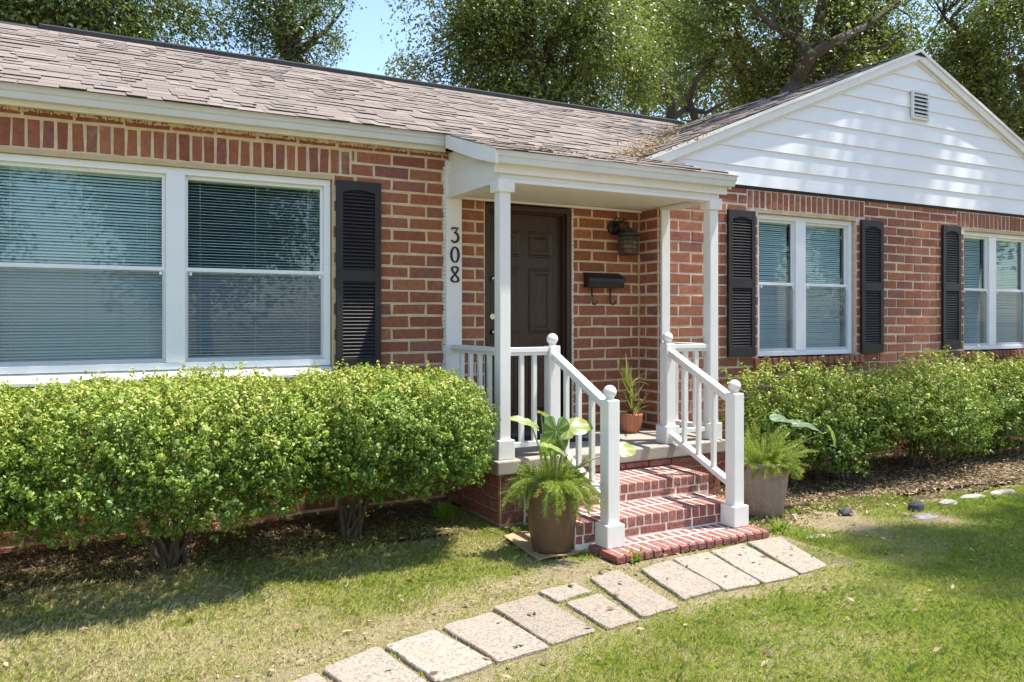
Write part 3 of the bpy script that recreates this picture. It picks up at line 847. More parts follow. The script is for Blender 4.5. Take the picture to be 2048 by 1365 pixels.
# porch: side rake boards, beams, ceiling
BZ0, BZ1 = 2.58, 2.775
sb = MB()
sb.prism([(PX0 - 0.012, PEAVE_Y - 0.03, pez - 0.115), (PX0 - 0.012, PEAVE_Y - 0.03, pez - 0.006), (PX0 - 0.012, -0.205, zmain(-0.205) - 0.006), (PX0 - 0.012, -0.205, zmain(-0.205) - 0.115), (PX0 - 0.012, -0.75, zmain(-0.75) - 0.125)][::-1], (0.024, 0, 0))
sb.build('porch_rake_board', M_WHITE, house, bevel=0.003)
sb = MB(); sb.prism([(PX1 - 0.03, PEAVE_Y + 0.04, pez - 0.115), (PX1 - 0.03, PEAVE_Y + 0.04, pez - 0.006), (PX1 - 0.03, WING_Y - 0.01, zmain(WING_Y) - 0.006), (PX1 - 0.03, WING_Y - 0.01, BZ1)][::-1], (0.02, 0, 0))
sb.build('porch_rake_board', M_WHITE, house, bevel=0.003)
POST_Y0, POST_Y1 = -0.985, -0.893
BX0, BX1 = 2.79, 4.965
bm = MB()
bm.box(BX0, BX1, POST_Y0 - 0.004, POST_Y1 + 0.006, BZ0 + 0.03, BZ1)         # front beam
bm.box(BX0, BX0 + 0.10, POST_Y1 + 0.006, -0.01, BZ0 + 0.03, BZ1)             # left beam
bm.box(BX1 - 0.10, BX1, POST_Y1 + 0.006, WING_Y - 0.01, BZ0 + 0.03, BZ1)     # right beam
beam = bm.build('porch_beam', M_WHITE, house, bevel=0.003)
tr = MB()
tr.box(BX0 - 0.012, BX1 + 0.012, POST_Y0 - 0.018, POST_Y1 + 0.018, BZ0, BZ0 + 0.028)
tr.box(BX0 - 0.012, BX0 + 0.112, POST_Y1 + 0.018, -0.012, BZ0, BZ0 + 0.028)
tr.box(BX1 - 0.112, BX1 + 0.012, POST_Y1 + 0.018, WING_Y - 0.012, BZ0, BZ0 + 0.028)
tr.box(BX0 + 0.1, BX1 - 0.1, -0.045, -0.012, 2.585, 2.608)
tr.build('trim', M_WHITE, beam, bevel=0.003)
pn = MB()   # gable-end infill above the left beam
pn.prism([(BX0 + 0.02, -0.01, BZ1 + 0.002), (BX0 + 0.02, -0.01, 2.97), (BX0 + 0.02, -0.3, 2.97), (BX0 + 0.02, -0.98, zmain(-0.98) - 0.05), (BX0 + 0.02, -0.98, BZ1 + 0.002)], (0.02, 0, 0))
pn.build('porch_side_panel', M_WHITE, house)
ff = MB(); ff.box(PX0 + 0.03, PX1 - 0.04, PEAVE_Y + 0.062, PEAVE_Y + 0.085, pez - 0.16, pez - 0.02)

ff.build('fascia', M_WHITE, house)
cl = MB(); cl.box(BX0 + 0.05, WING_X - 0.002, POST_Y1 + 0.02, -0.012, 2.612, 2.63); cl.build('porch_ceiling', M_CEIL, house)

def post(x0, x1, y0, y1, z0, z1, cap=True, label=None):
    p = MB(); p.box(x0, x1, y0, y1, z0, z1)
    o = p.build('porch_post', M_WHITE, house, bevel=0.006)
    b = MB(); e = 0.024; b.box(x0 - e, x1 + e, y0 - e, y1 + e, z0 - 0.0, z0 + 0.145); b.build('base', M_WHITE, o, bevel=0.006)
    if cap:
        b = MB(); b.box(x0 - e, x1 + e, y0 - e, y1 + e, z1 - 0.10, z1 - 0.002); b.build('capital', M_WHITE, o, bevel=0.005)
    if label: o['label'] = label
    return o
post(2.795, 2.887, POST_Y0, POST_Y1, 0.501, BZ0 + 0.028, label='white porch post nearest the hedge')
post(4.868, 4.96, POST_Y0, POST_Y1, 0.501, BZ0 + 0.028, label='white porch post near the wing')
p = MB(); p.box(2.775, 2.922, -0.045, -0.004, 0.501, BZ1 + 0.13); pil = p.build('pilaster', M_WHITE, house, bevel=0.004); pil['label'] = 'flat white pilaster carrying the number 308'
p = MB(); p.box(4.868, 4.965, WING_Y - 0.03, WING_Y - 0.003, 0.501, BZ0 + 0.02); p.build('pilaster', M_WHITE, house, bevel=0.004)
# wavy caulk down the pilaster's edge
h = MB()
for i in range(70):
    z = 0.55 + i * 0.033; h.box(2.768 - rr.uniform(0, 0.006), 2.777, -0.012 - rr.uniform(0, 0.006), 0.004, z, z + rr.uniform(0.02, 0.033))
h.build('caulk', M_WHITE, pil)

# house number 308: flat strokes, thick where the pen would press
def ribbon(path, wid, Y, th, name, close=False):
    mm = MB(); n = len(path); L = []; R = []
    for i in range(n):
        a = Vector(path[(i - 1) % n] if close else path[max(i - 1, 0)]); b = Vector(path[(i + 1) % n] if close else path[min(i + 1, n - 1)])
        t = (b - a).normalized(); s_ = Vector((-t.y, t.x)); p_ = Vector(path[i]); w_ = wid[i] / 2
        L.append(p_ + s_ * w_); R.append(p_ - s_ * w_)
    vs = [(q.x, Y, q.y) for q in L] + [(q.x, Y, q.y) for q in R] + [(q.x, Y - th, q.y) for q in L] + [(q.x, Y - th, q.y) for q in R]
    fs = []
    for i in range(n if close else n - 1):
        j = (i + 1) % n
        fs += [(2*n + i, 2*n + j, 3*n + j, 3*n + i), (i, j, 2*n + j, 2*n + i), (n + j, n + i, 3*n + i, 3*n + j)]
    if not close:
        fs += [(0, 2*n, 3*n, n), (n - 1, 2*n - 1, 4*n - 1, 3*n - 1)]
    mm.add(vs, fs); return mm
nx = 2.853
def digit(zc, ch):
    hgt = 0.128; mm = None
    if ch == '0':
        path = [(nx + 0.034 * math.sin(t), zc + hgt / 2 * math.cos(t)) for t in [2 * math.pi * i / 36 for i in range(36)]]
        wid = [0.010 + 0.011 * abs(math.sin(2 * math.pi * i / 36)) for i in range(36)]
        mm = ribbon(path, wid, -0.046, 0.008, 'd', True)
    elif ch == '8':
        path = []; wid = []
        for i in range(56):
            t = 2 * math.pi * i / 56
            zz = math.cos(t) * hgt / 2; xx = math.sin(2 * t)
            amp = 0.033 if zz < 0 else 0.028
            path.append((nx + amp * xx * (1.0), zc + zz)); wid.append(0.012 + 0.007 * abs(xx))
        mm = ribbon(path, wid, -0.046, 0.008, 'd', True)
    else:
        z1 = zc + hgt / 2
        path = [(nx - 0.03, z1 - 0.024), (nx - 0.028, z1 - 0.006), (nx + 0.0, z1 - 0.006), (nx + 0.03, z1 - 0.004), (nx + 0.014, z1 - 0.026), (nx - 0.004, z1 - 0.05)]
        wid = [0.008, 0.013, 0.015, 0.011, 0.010, 0.011]
        for i in range(15):
            t = math.radians(100 - i * 17.5); path.append((nx - 0.004 + 0.036 * math.cos(t), zc - 0.022 + 0.036 * math.sin(t) * 1.12)); wid.append(0.011 + 0.010 * math.sin(math.pi * i / 14))
        mm = ribbon(path, wid, -0.046, 0.008, 'd')
    o = mm.build('house_number', M_BLACK, pil)
    o['label'] = 'black numeral ' + ch
digit(2.272, '3'); digit(2.103, '0'); digit(1.935, '8')

# porch slab
sl = MB(); sl.box(2.735, WING_X - 0.002, -1.06, 0.005, 0.395, 0.50); sl.box(WING_X - 0.002, 5.01, -1.06, WING_Y - 0.004, 0.395, 0.50)
slab = sl.build('porch_slab', M_CONC, house, bevel=0.012)
# brick foundation under the slab
fd = MB(); fd.box(2.79, 4.96, -1.0, -0.31, 0.0, 0.394); fnd = fd.build('porch_foundation', M_MORTAR, house)
k = 0
for z in (0.02, 0.11, 0.20, 0.29):
    for side in ('f', 'l'):
        a, b = (2.79, 4.96) if side == 'f' else (-1.0, -0.02)
        x = a - (0.12 if k % 2 else 0)
        while x < b:
            xa, xb = max(a, x), min(b, x + 0.245); x += 0.245
            if xb - xa < 0.05: continue
            if side == 'f': M = Matrix.Translation(((xa + xb) / 2, -1.012, z + 0.045))
            else: M = Matrix.Translation((2.778, (xa + xb) / 2, z + 0.045)) @ Matrix.Rotation(math.radians(-90), 4, 'Z')
            o = link('brick', brick_mesh(xb - xa - 0.012, 0.08, 0.02, M_STEP, 'fd', rr.randrange(4))); o.matrix_world = M; adopt(o, fnd)
    k += 1

# ------------------------------------------------------------------ gable siding, rake boards, vent
gb = MB(); gy = WING_Y + 0.01
gb.prism([(4.6, gy, 2.905), (WRX, gy, zwing(WRX) - 0.07), (12.3, gy, 2.905)], (0, 0.1, 0)); gwall = gb.build('gable_wall', M_SIDING, house)
zs = [2.902, 3.095, 3.282, 3.468, 3.653, 3.835, 4.015, 4.195, 4.370, 4.60]
for z0, z1 in zip(zs, zs[1:]):
    e = lambda z: (WRZ - 0.05 - z) / RS
    xa0, xb0 = max(4.93 if z0 < 3.0 else 4.0, WRX - e(z0)), WRX + e(z0)
    xa1, xb1 = max(4.93 if z0 < 3.0 else 4.0, WRX - e(z1)), WRX + e(z1)
    yb, yt = WING_Y - 0.022, WING_Y - 0.008
    s_ = MB()
    lo4 = [(xa0, yb, z0), (xb0, yb, z0), (xb1, yt, z1 + 0.0), (xa1, yt, z1 + 0.0)]
    bk4 = [(xa0, gy, z0), (xb0, gy, z0), (xb1, gy, z1), (xa1, gy, z1)]
    s_.add(lo4 + bk4, [(0, 1, 2, 3), (4, 5, 1, 0), (5, 6, 2, 1), (7, 4, 0, 3)])
    s_.build('siding_board', M_SIDING, gwall)
ft = MB(); ft.box(5.08, 12.2, WING_Y - 0.012, WING_Y + 0.01, 2.872, 2.899); ft.build('frieze_shadow_strip', M_RIDGE, gwall)  # black strip standing in for the shadow below the lowest board
def rake(sgn):
    e0, e1 = (4.02 if sgn > 0 else WRX - vx(RAKE_Y) + 0.16), 0
    f = lambda q: (WRX + sgn * q, WRZ - RS * q)
    mm = MB()
    (xa, za), (xb, zb) = f(e0), f(0)
    mm.prism([(xa, RAKE_Y, za - 0.135), (xb, RAKE_Y, zb - 0.125), (xb, RAKE_Y, zb - 0.028), (xa, RAKE_Y, za - 0.036)], (0, 0.03, 0))
    o = mm.build('rake_board', M_WHITE, house, bevel=0.003)
    mm = MB(); mm.prism([(xa, RAKE_Y + 0.032, za - 0.125), (xb, RAKE_Y + 0.032, zb - 0.12), (xb, RAKE_Y + 0.032, zb - 0.105), (xa, RAKE_Y + 0.032, za - 0.11)], (0, 0.05, 0)); mm.build('soffit', M_CEIL, o)
    mm = MB(); mm.prism([(xa, WING_Y - 0.034, za - 0.16), (xb, WING_Y - 0.034, zb - 0.155), (xb, WING_Y - 0.034, zb - 0.128), (xa, WING_Y - 0.034, za - 0.133)], (0, 0.02, 0)); mm.build('frieze', M_WHITE, o)
    mm = MB(); mm.prism([(xa, RAKE_Y - 0.018, za - 0.045), (xb, RAKE_Y - 0.018, zb - 0.04), (xb, RAKE_Y - 0.018, zb - 0.004), (xa, RAKE_Y - 0.018, za - 0.010)], (0, 0.016, 0)); mm.build('drip_edge', M_WHITE, o)
rake(-1); rake(1)
vt = MB(); vxa, vxb, vza, vzb = 8.54, 8.85, 3.885, 4.215; vy = WING_Y - 0.025
for bx in ((vxa, vxb, vzb - 0.025, vzb), (vxa, vxb, vza, vza + 0.025), (vxa, vxa + 0.025, vza + 0.025, vzb - 0.025), (vxb - 0.025, vxb, vza + 0.025, vzb - 0.025)):
    vt.box(bx[0], bx[1], vy - 0.03, vy + 0.002, bx[2], bx[3])
vent = vt.build('gable_vent', M_WHITE, house, bevel=0.003); vent['label'] = 'small white louvred gable vent'
b_ = MB(); b_.box(vxa + 0.02, vxb - 0.02, vy - 0.004, vy, vza + 0.02, vzb - 0.02); b_.build('backing', M_BLACK, vent)
for i in range(6):
    z = vza + 0.03 + i * 0.046
    q = MB(); q.add([(vxa + 0.02, vy - 0.032, z), (vxb - 0.02, vy - 0.032, z), (vxb - 0.02, vy - 0.006, z + 0.03), (vxa + 0.02, vy - 0.006, z + 0.03), (vxa + 0.02, vy - 0.032, z + 0.006), (vxb - 0.02, vy - 0.032, z + 0.006), (vxb - 0.02, vy - 0.006, z + 0.036), (vxa + 0.02, vy - 0.006, z + 0.036)],
        [(0, 3, 2, 1), (4, 5, 6, 7), (0, 1, 5, 4)]); q.build('slat', M_WHITE, vent)

# ================================================================== STEPS
steps = empty('brick_steps', (3.65, -1.5, 0)); tag(steps, 'short red brick steps with white joints leading up to the porch', 'steps')
T1, T0, TP = 0.331, 0.196, 0.052
core = MB()
core.box(2.978, 4.402, -1.470, -1.02, 0.0, T1 - 0.002); core.box(2.908, 4.332, -1.840, -1.45, 0.0, T0 - 0.002); core.box(3.035, 4.30, -2.14, -1.8, 0.0, TP - 0.002)
core.build('mortar_core', M_STEPMORTAR, steps)
def put(M, L, H, dep, par, tagn):
    o = link('brick', brick_mesh(L, H, dep, M_STEP, tagn, rr.randrange(6), 0.006, 0.003)); o.matrix_world = M; adopt(o, par)
def tread(x0, x1, yf, yb, zt, fh):
    p = 0.0725; n = round((x1 - x0) / p); p = (x1 - x0) / n; J = 0.015
    ym = yf + 0.205
    for i in range(n):
        xc = x0 + (i + 0.5) * p + rr.uniform(-0.002, 0.002)
        # front row: top face (facing up) and front face (facing out) as one brick each: box through brick_geo facing up
        c = Vector((xc, yf + 0.102, zt))
        mm_key = ('row', round(fh, 3), rr.randrange(6))
        if mm_key not in _cache:
            r2 = random.Random(hash(mm_key) & 0xffff); mm = MB(); j = lambda: r2.uniform(-0.003, 0.003); ch = 0.006
            hx = p / 2 - J / 2; rnd = r2.random()
            Y0, Y1 = -0.102 - 0.004, 0.102 - J / 2; Z0, Z1 = -fh + J / 2, 0.0
            A = [(-hx + j(), Y0 + j(), Z0 + j()), (hx + j(), Y0 + j(), Z0 + j()), (hx + j(), Y0 + j(), Z1 - ch), (-hx + j(), Y0 + j(), Z1 - ch),
                 (-hx + j(), Y0 + ch + j(), Z1), (hx + j(), Y0 + ch + j(), Z1), (hx + j(), Y1, Z1 + j() * 0.5), (-hx + j(), Y1, Z1 + j() * 0.5), (-hx, Y1, Z0), (hx, Y1, Z0)]
            mm.add(A, [(0, 1, 2, 3), (3, 2, 5, 4), (4, 5, 6, 7), (7, 6, 9, 8), (0, 3, 4, 7, 8), (1, 9, 6, 5, 2), (0, 8, 9, 1)], rnd)
            _cache[mm_key] = mm.mesh('brick', M_STEP)
        o = link('brick', _cache[mm_key]); o.location = c; adopt(o, steps)
        L2 = yb - ym - J
        if L2 > 0.04:
            put(Matrix.Translation((xc, ym + (yb - ym) / 2, zt)) @ Matrix.Rotation(math.radians(-90), 4, 'X') @ Matrix.Rotation(math.radians(90), 4, 'Y'), L2, p - J, 0.045, steps, 'tr')
def riser(x0, x1, y, z0, z1, sh=0.0):
    L = 0.235; x = x0 - sh; J = 0.013
    while x < x1:
        a, b = max(x0, x), min(x1, x + L); x += L
        if b - a < 0.05: continue
        put(Matrix.Translation(((a + b) / 2, y, (z0 + z1) / 2)), b - a - J, z1 - z0 - J, 0.03, steps, 'ri')
tread(2.975, 4.405, -1.472, -1.03, T1, 0.075); riser(2.975, 4.405, -1.475, T0 + 0.002, T1 - 0.07, 0.08)
tread(2.905, 4.335, -1.842, -1.472, T0, 0.080); riser(2.905, 4.335, -1.845, TP + 0.002, T0 - 0.075, 0.17)
tread(3.0, 4.34, -2.170, -1.842, TP, 0.05)
riser(2.80, 4.95, -1.036, T1 + 0.001, 0.394, 0.05)
# side faces (left end) so the steps read as solid masonry from the planter side
for (x, ya, yb, za, zb) in ((2.975, -1.46, -1.05, 0.02, 0.31), (2.905, -1.83, -1.48, 0.02, 0.18), ):
    z = za
    while z + 0.06 < zb + 0.02:
        y = ya
        while y < yb - 0.05:
            b = min(yb, y + 0.21)
            put(Matrix.Translation((x - 0.002, (y + b) / 2, z + 0.032)) @ Matrix.Rotation(math.radians(-90), 4, 'Z'), b - y - 0.012, 0.055, 0.02, steps, 'sd'); y = b
        z += 0.072

# ================================================================== RAILINGS
def ball(mm, c, r):
    prof = []
    for i in range(13):
        t = -math.pi / 2 + math.pi * i / 12
        prof.append((max(0.001, r * math.cos(t)), r * math.sin(t)))
    mm.lathe(prof, c, 20)
def newel(par, x0, x1, y0, y1, zb, zt, base=True, baseh=0.15):
    p = MB(); p.box(x0, x1, y0, y1, zb, zt)
    o = p.build('newel_post', M_WHITE, par, bevel=0.006)
    if base:
        e = 0.024; b = MB(); b.box(x0 - e, x1 + e, y0 - e, y1 + e, zb, zb + baseh); b.build('base', M_WHITE, o, bevel=0.006)
    cx, cy = (x0 + x1) / 2, (y0 + y1) / 2
    b = MB(); b.lathe([(0.034, 0.0), (0.028, 0.008), (0.03, 0.018)], (cx, cy, zt), 16); ball(b, (cx, cy, zt + 0.052), 0.045); b.build('ball_finial', M_WHITE, o, smooth=True)
    return o
def railing(par, a, b, za, zb, lo_a, lo_b, nb, w=0.062):
    """rail between plan points a, b; top rail heights za..zb (top), bottom rail lo_a..lo_b (top)"""
    A = Vector((a[0], a[1], 0)); B = Vector((b[0], b[1], 0))
    t = MB(); t.beam(A + Vector((0, 0, za - 0.019)), B + Vector((0, 0, zb - 0.019)), w, 0.038); t.beam(A + Vector((0, 0, za - 0.05)), B + Vector((0, 0, zb - 0.05)), w * 0.6, 0.026)
    t.build('top_rail', M_WHITE, par, bevel=0.004)
    t = MB(); t.beam(A + Vector((0, 0, lo_a - 0.02)), B + Vector((0, 0, lo_b - 0.02)), w * 0.9, 0.04); t.build('bottom_rail', M_WHITE, par, bevel=0.004)
    for i in range(nb):
        q = (i + 1) / (nb + 1); P_ = A.lerp(B, q); z0 = lo_a + (lo_b - lo_a) * q - 0.006; z1 = za + (zb - za) * q - 0.045
        s_ = MB(); h_ = 0.017; s_.box(P_.x - h_, P_.x + h_, P_.y - h_, P_.y + h_, z0, z1); s_.build('baluster', M_WHITE, par, bevel=0.003)
RT, RB = 1.345, 0.615
rl = empty('porch_railing', (3.1, -1.4, 0)); tag(rl, 'white wooden railing on the left of the steps, behind the brown planter', 'railing', 'porch railings')
newel(rl, 3.235, 3.33, -0.985, -0.89, 0.501, RT, True); newel(rl, 3.07, 3.165, -1.985, -1.89, TP + 0.001, 1.02, True)
railing(rl, (2.841, -0.05), (2.841, -0.888), RT - 0.008, RT - 0.008, RB, RB, 4)
railing(rl, (2.892, -0.938), (3.23, -0.938), RT - 0.008, RT - 0.008, RB, RB, 2)
railing(rl, (3.275, -0.99), (3.125, -1.886), RT - 0.05, 1.005, 0.60, 0.375, 3)
rg = empty('porch_railing', (4.4, -1.4, 0)); tag(rg, 'white wooden railing on the right of the steps, next to the taupe planter', 'railing', 'porch railings')
newel(rg, 4.385, 4.48, -0.985, -0.89, 0.501, RT, True); newel(rg, 4.18, 4.275, -1.985, -1.89, TP + 0.001, 1.015, True)
railing(rg, (4.485, -0.938), (4.863, -0.938), RT - 0.008, RT - 0.008, RB, RB, 2)
railing(rg, (4.914, -0.888), (4.914, WING_Y - 0.032), RT - 0.008, RT - 0.008, RB, RB, 3)
railing(rg, (4.428, -0.99), (4.232, -1.886), RT - 0.05, 1.0, 0.60, 0.37, 3)

# ================================================================== THINGS ON THE PORCH
# mailbox
mbx = empty('mailbox', (4.4, -0.06, 1.85)); tag(mbx, 'black metal wall mailbox with two newspaper hooks under the porch lamp', 'mailbox')
b = MB(); b.prism([(4.195, -0.004, 1.848), (4.195, -0.09, 1.848), (4.195, -0.105, 1.93), (4.195, -0.004, 1.985)][::-1], (0.41, 0, 0)); b.build('body', M_BLACK, mbx, bevel=0.006)
b = MB(); b.prism([(4.188, -0.004, 1.992), (4.188, -0.113, 1.935), (4.188, -0.120, 1.90), (4.188, -0.112, 1.90), (4.188, -0.106, 1.931), (4.188, -0.004, 1.986)], (0.424, 0, 0)); b.build('lid', M_BLACK, mbx, bevel=0.002)
for x in (4.275, 4.485):
    b = MB(); b.tube([(x, -0.03, 1.86), (x, -0.03, 1.72), (x, -0.045, 1.695), (x + 0.008, -0.075, 1.69), (x + 0.014, -0.095, 1.71), (x + 0.016, -0.10, 1.73)], 0.007, 8); b.build('hook', M_BLACK, mbx, smooth=True)
# lantern
ln = empty('wall_lantern', (4.58, -0.08, 2.2)); tag(ln, 'black caged wall lantern with amber glass above the mailbox', 'lantern')
b = MB(); b.tube([(4.54, -0.004, 2.425), (4.54, -0.02, 2.425), (4.54, -0.032, 2.425)], [0.07, 0.068, 0.035], 20); b.build('backplate', M_BLACK, ln)
b = MB(); b.tube([(4.54, -0.02, 2.43), (4.55, -0.07, 2.47), (4.575, -0.12, 2.475), (4.60, -0.15, 2.45), (4.605, -0.155, 2.41)], 0.011, 8)
b.tube([(4.53, -0.03, 2.46), (4.525, -0.04, 2.50), (4.545, -0.05, 2.525), (4.57, -0.05, 2.515), (4.572, -0.055, 2.49)], 0.007, 7)
b.tube([(4.575, -0.05, 2.47), (4.60, -0.07, 2.50), (4.63, -0.09, 2.50), (4.635, -0.1, 2.475)], 0.007, 7)
b.tube([(4.655, -0.02, 2.42), (4.656, -0.02, 2.53)], 0.003, 6); b.build('scroll_arm', M_BLACK, ln, smooth=True)
lc = (4.605, -0.155, 2.165)
b = MB(); b.lathe([(0.11, 0.178), (0.112, 0.196), (0.085, 0.21), (0.08, 0.236), (0.03, 0.25)], lc, 24); b.build('cap', M_BLACK, ln)
b = MB(); b.lathe([(0.088, 0.004), (0.09, 0.08), (0.088, 0.176)], lc, 24); b.build('glass', M_AMBER, ln, smooth=True)
b = MB()
for i in range(14):
    a = 2 * math.pi * i / 14; x, y = lc[0] + 0.1 * math.cos(a), lc[1] + 0.1 * math.sin(a); b.tube([(x, y, lc[2] - 0.002), (x, y, lc[2] + 0.18)], 0.0032, 5)
for z in (0.0, 0.044, 0.088, 0.132, 0.176):
    b.tube([(lc[0] + 0.1 * math.cos(2 * math.pi * i / 28), lc[1] + 0.1 * math.sin(2 * math.pi * i / 28), lc[2] + z) for i in range(29)], 0.0032, 5, cap=False)
b.build('cage', M_BLACK, ln)
# doormat
b = MB(); b.box(3.18, 3.93, -0.52, -0.08, 0.5005, 0.512); tag(b.build('doormat', M_MAT, bevel=0.003), 'black doormat lying in front of the door', 'doormat')

def leaf_cloud(P, Nrm, size, aspect, rng, jitter=0.9, fold=0.18):
    """rhombic folded leaves at points P, loosely facing Nrm. returns verts, faces"""
    n = len(P)
    d = rng.normal(size=(n, 3)); nr = Nrm + jitter * rng.normal(size=(n, 3)); nr /= np.linalg.norm(nr, axis=1)[:, None] + 1e-9
    t = np.cross(d, nr); t /= np.linalg.norm(t, axis=1)[:, None] + 1e-9
    s = np.cross(nr, t)
    L = size * rng.uniform(0.65, 1.3, n)[:, None]; W = L * aspect
    b0 = P - t * L * 0.5; tip = P + t * L * 0.5
    l = P + s * W * 0.5 + nr * L * fold + t * L * 0.05; r = P - s * W * 0.5 + nr * L * fold + t * L * 0.05
    V = np.stack([b0, r, tip, l], 1).reshape(-1, 3)
    return V, np.arange(4 * n).reshape(n, 4)

# terracotta pot with strap-leaved plant
tp = empty('potted_plant', (4.53, -0.27, 0.5)); tag(tp, 'small fluted terracotta pot with spiky straw and green leaves in the porch corner', 'plant')
pc = (4.535, -0.285, 0.501)
b = MB(); b.lathe([(0.075, 0.0), (0.082, 0.028), (0.092, 0.04, 1), (0.107, 0.10, 1), (0.112, 0.16, 1), (0.112, 0.178), (0.10, 0.178), (0.098, 0.15), (0.02, 0.15)], pc, 64, 16, 0.008); b.build('pot', M_TERRA, tp, smooth=True)
b = MB(); b.lathe([(0.001, 0.151), (0.06, 0.158), (0.099, 0.152)], pc, 20); b.build('soil', M_SOIL, tp)
def strap(mm, base, az, L, lift, wd, rnd, n=9):
    p = Vector(base); d = Vector((math.cos(az) * math.cos(lift), math.sin(az) * math.cos(lift), math.sin(lift)))
    side = Vector((-math.sin(az), math.cos(az), 0)); pts = []
    droop = rr.uniform(0.5, 1.6) * (1.25 - lift / 1.6)
    for i in range(n + 1):
        pts.append(p.copy()); p = p + d * (L / n); d = (d + Vector((0, 0, -droop / n * (i / n + 0.25)))).normalized()
    vs = []; 
    for i, q in enumerate(pts):
        w_ = wd * (0.7 + 0.6 * math.sin(min(1, i / n * 1.4) * math.pi / 2)) * (1 - (i / n) ** 3) + 0.0006
        vs += [q - side * w_ / 2 + Vector((0, 0, w_ * 0.2)), q, q + side * w_ / 2 + Vector((0, 0, w_ * 0.2))]
    fs = []
    for i in range(n): fs += [(3*i, 3*i+1, 3*i+4, 3*i+3), (3*i+1, 3*i+2, 3*i+5, 3*i+4)]
    mm.add(vs, fs, rnd)
stalks = MB()
for c_ in ((-0.02, 0.0, 0.30), (0.03, 0.02, 0.16), (0.0, -0.03, 0.05)):
    top = Vector((pc[0] + c_[0] * 1.6, pc[1] + c_[1], pc[2] + 0.15 + c_[2])); stalks.tube([(pc[0] + c_[0] * 0.5, pc[1] + c_[1] * 0.5, pc[2] + 0.14), top], [0.012, 0.01], 7)
    nl = 20
    for i in range(nl):
        s_ = MB(); strap(s_, top - Vector((0, 0, rr.uniform(0, 0.08))), rr.uniform(0, 2 * math.pi), rr.uniform(0.2, 0.36), rr.uniform(0.25, 1.5), rr.uniform(0.008, 0.015), rr.random()); s_.build('strap_leaf', M_SPIKE, tp, smooth=True)
stalks.build('stem', M_STEM, tp)

# ================================================================== TALL PLANTERS
def ear(par, tip_base, nrm, direction, L, W, mat, stalk_from, curl=0.25):
    """heart-shaped leaf; tip_base = where the stalk joins, direction towards the tip"""
    o = Vector(tip_base); t = Vector(direction).normalized(); n_ = Vector(nrm); n_ = (n_ - t * n_.dot(t)).normalized(); s_ = t.cross(n_)
    rings, seg = 6, 36; vs = []; vein = []
    def outline(a):
        # a=0 towards tip; lobes behind
        c = math.cos(a); 
        r = 0.62 + 0.33 * c + 0.10 * math.cos(2 * a)
        if c < 0: r = 0.30 + 0.30 * (1 - abs(c)) + 0.28 * math.sin(abs(a)) * abs(c) + 0.12 * abs(c)
        if abs(abs(a) - math.pi) < 0.22: r *= 0.35 + 0.65 * (abs(abs(a) - math.pi) / 0.22)
        return r
    for i in range(rings + 1):
        q = i / rings
        for j in range(seg):
            a = -math.pi + 2 * math.pi * (j + 0.0) / seg
            r = outline(a) * q
            x = r * math.cos(a) * L * 0.95; y = r * math.sin(a) * W * 0.80
            z = -curl * (x * x / L + y * y / W * 0.6) + 0.02 * L * math.cos(9 * a) * q * q + abs(y) * 0.12
            vs.append(o + t * x + s_ * y + n_ * z)
            k9 = abs(((a / (math.pi / 4.5)) + 0.5) % 1 - 0.5); vein.append(1.0 if k9 < 0.05 and q < 0.97 else (0.35 if k9 < 0.16 else 0.0))
    fs = []
    for i in range(rings):
        for j in range(seg):
            fs.append((i * seg + j, i * seg + (j + 1) % seg, (i + 1) * seg + (j + 1) % seg, (i + 1) * seg + j))
    me = bpy.data.meshes.new('ear_leaf'); me.from_pydata([tuple(v) for v in vs], [], fs)
    at = me.attributes.new('vein', 'FLOAT', 'POINT'); at.data.foreach_set('value', np.array(vein, np.float32))
    me.materials.append(mat); me.polygons.foreach_set('use_smooth', [True] * len(fs)); me.update()
    ob = link('ear_leaf', me); adopt(ob, par)
    st = MB(); a0 = Vector(stalk_from); mid = a0.lerp(o, 0.55) + Vector((0, 0, 0.04)); st.tube([a0, a0.lerp(mid, 0.5) + Vector((0, 0, 0.02)), mid, o], [0.008, 0.007, 0.006, 0.004], 7)
    s2 = st.build('stalk', M_GSTEM, ob, smooth=True)
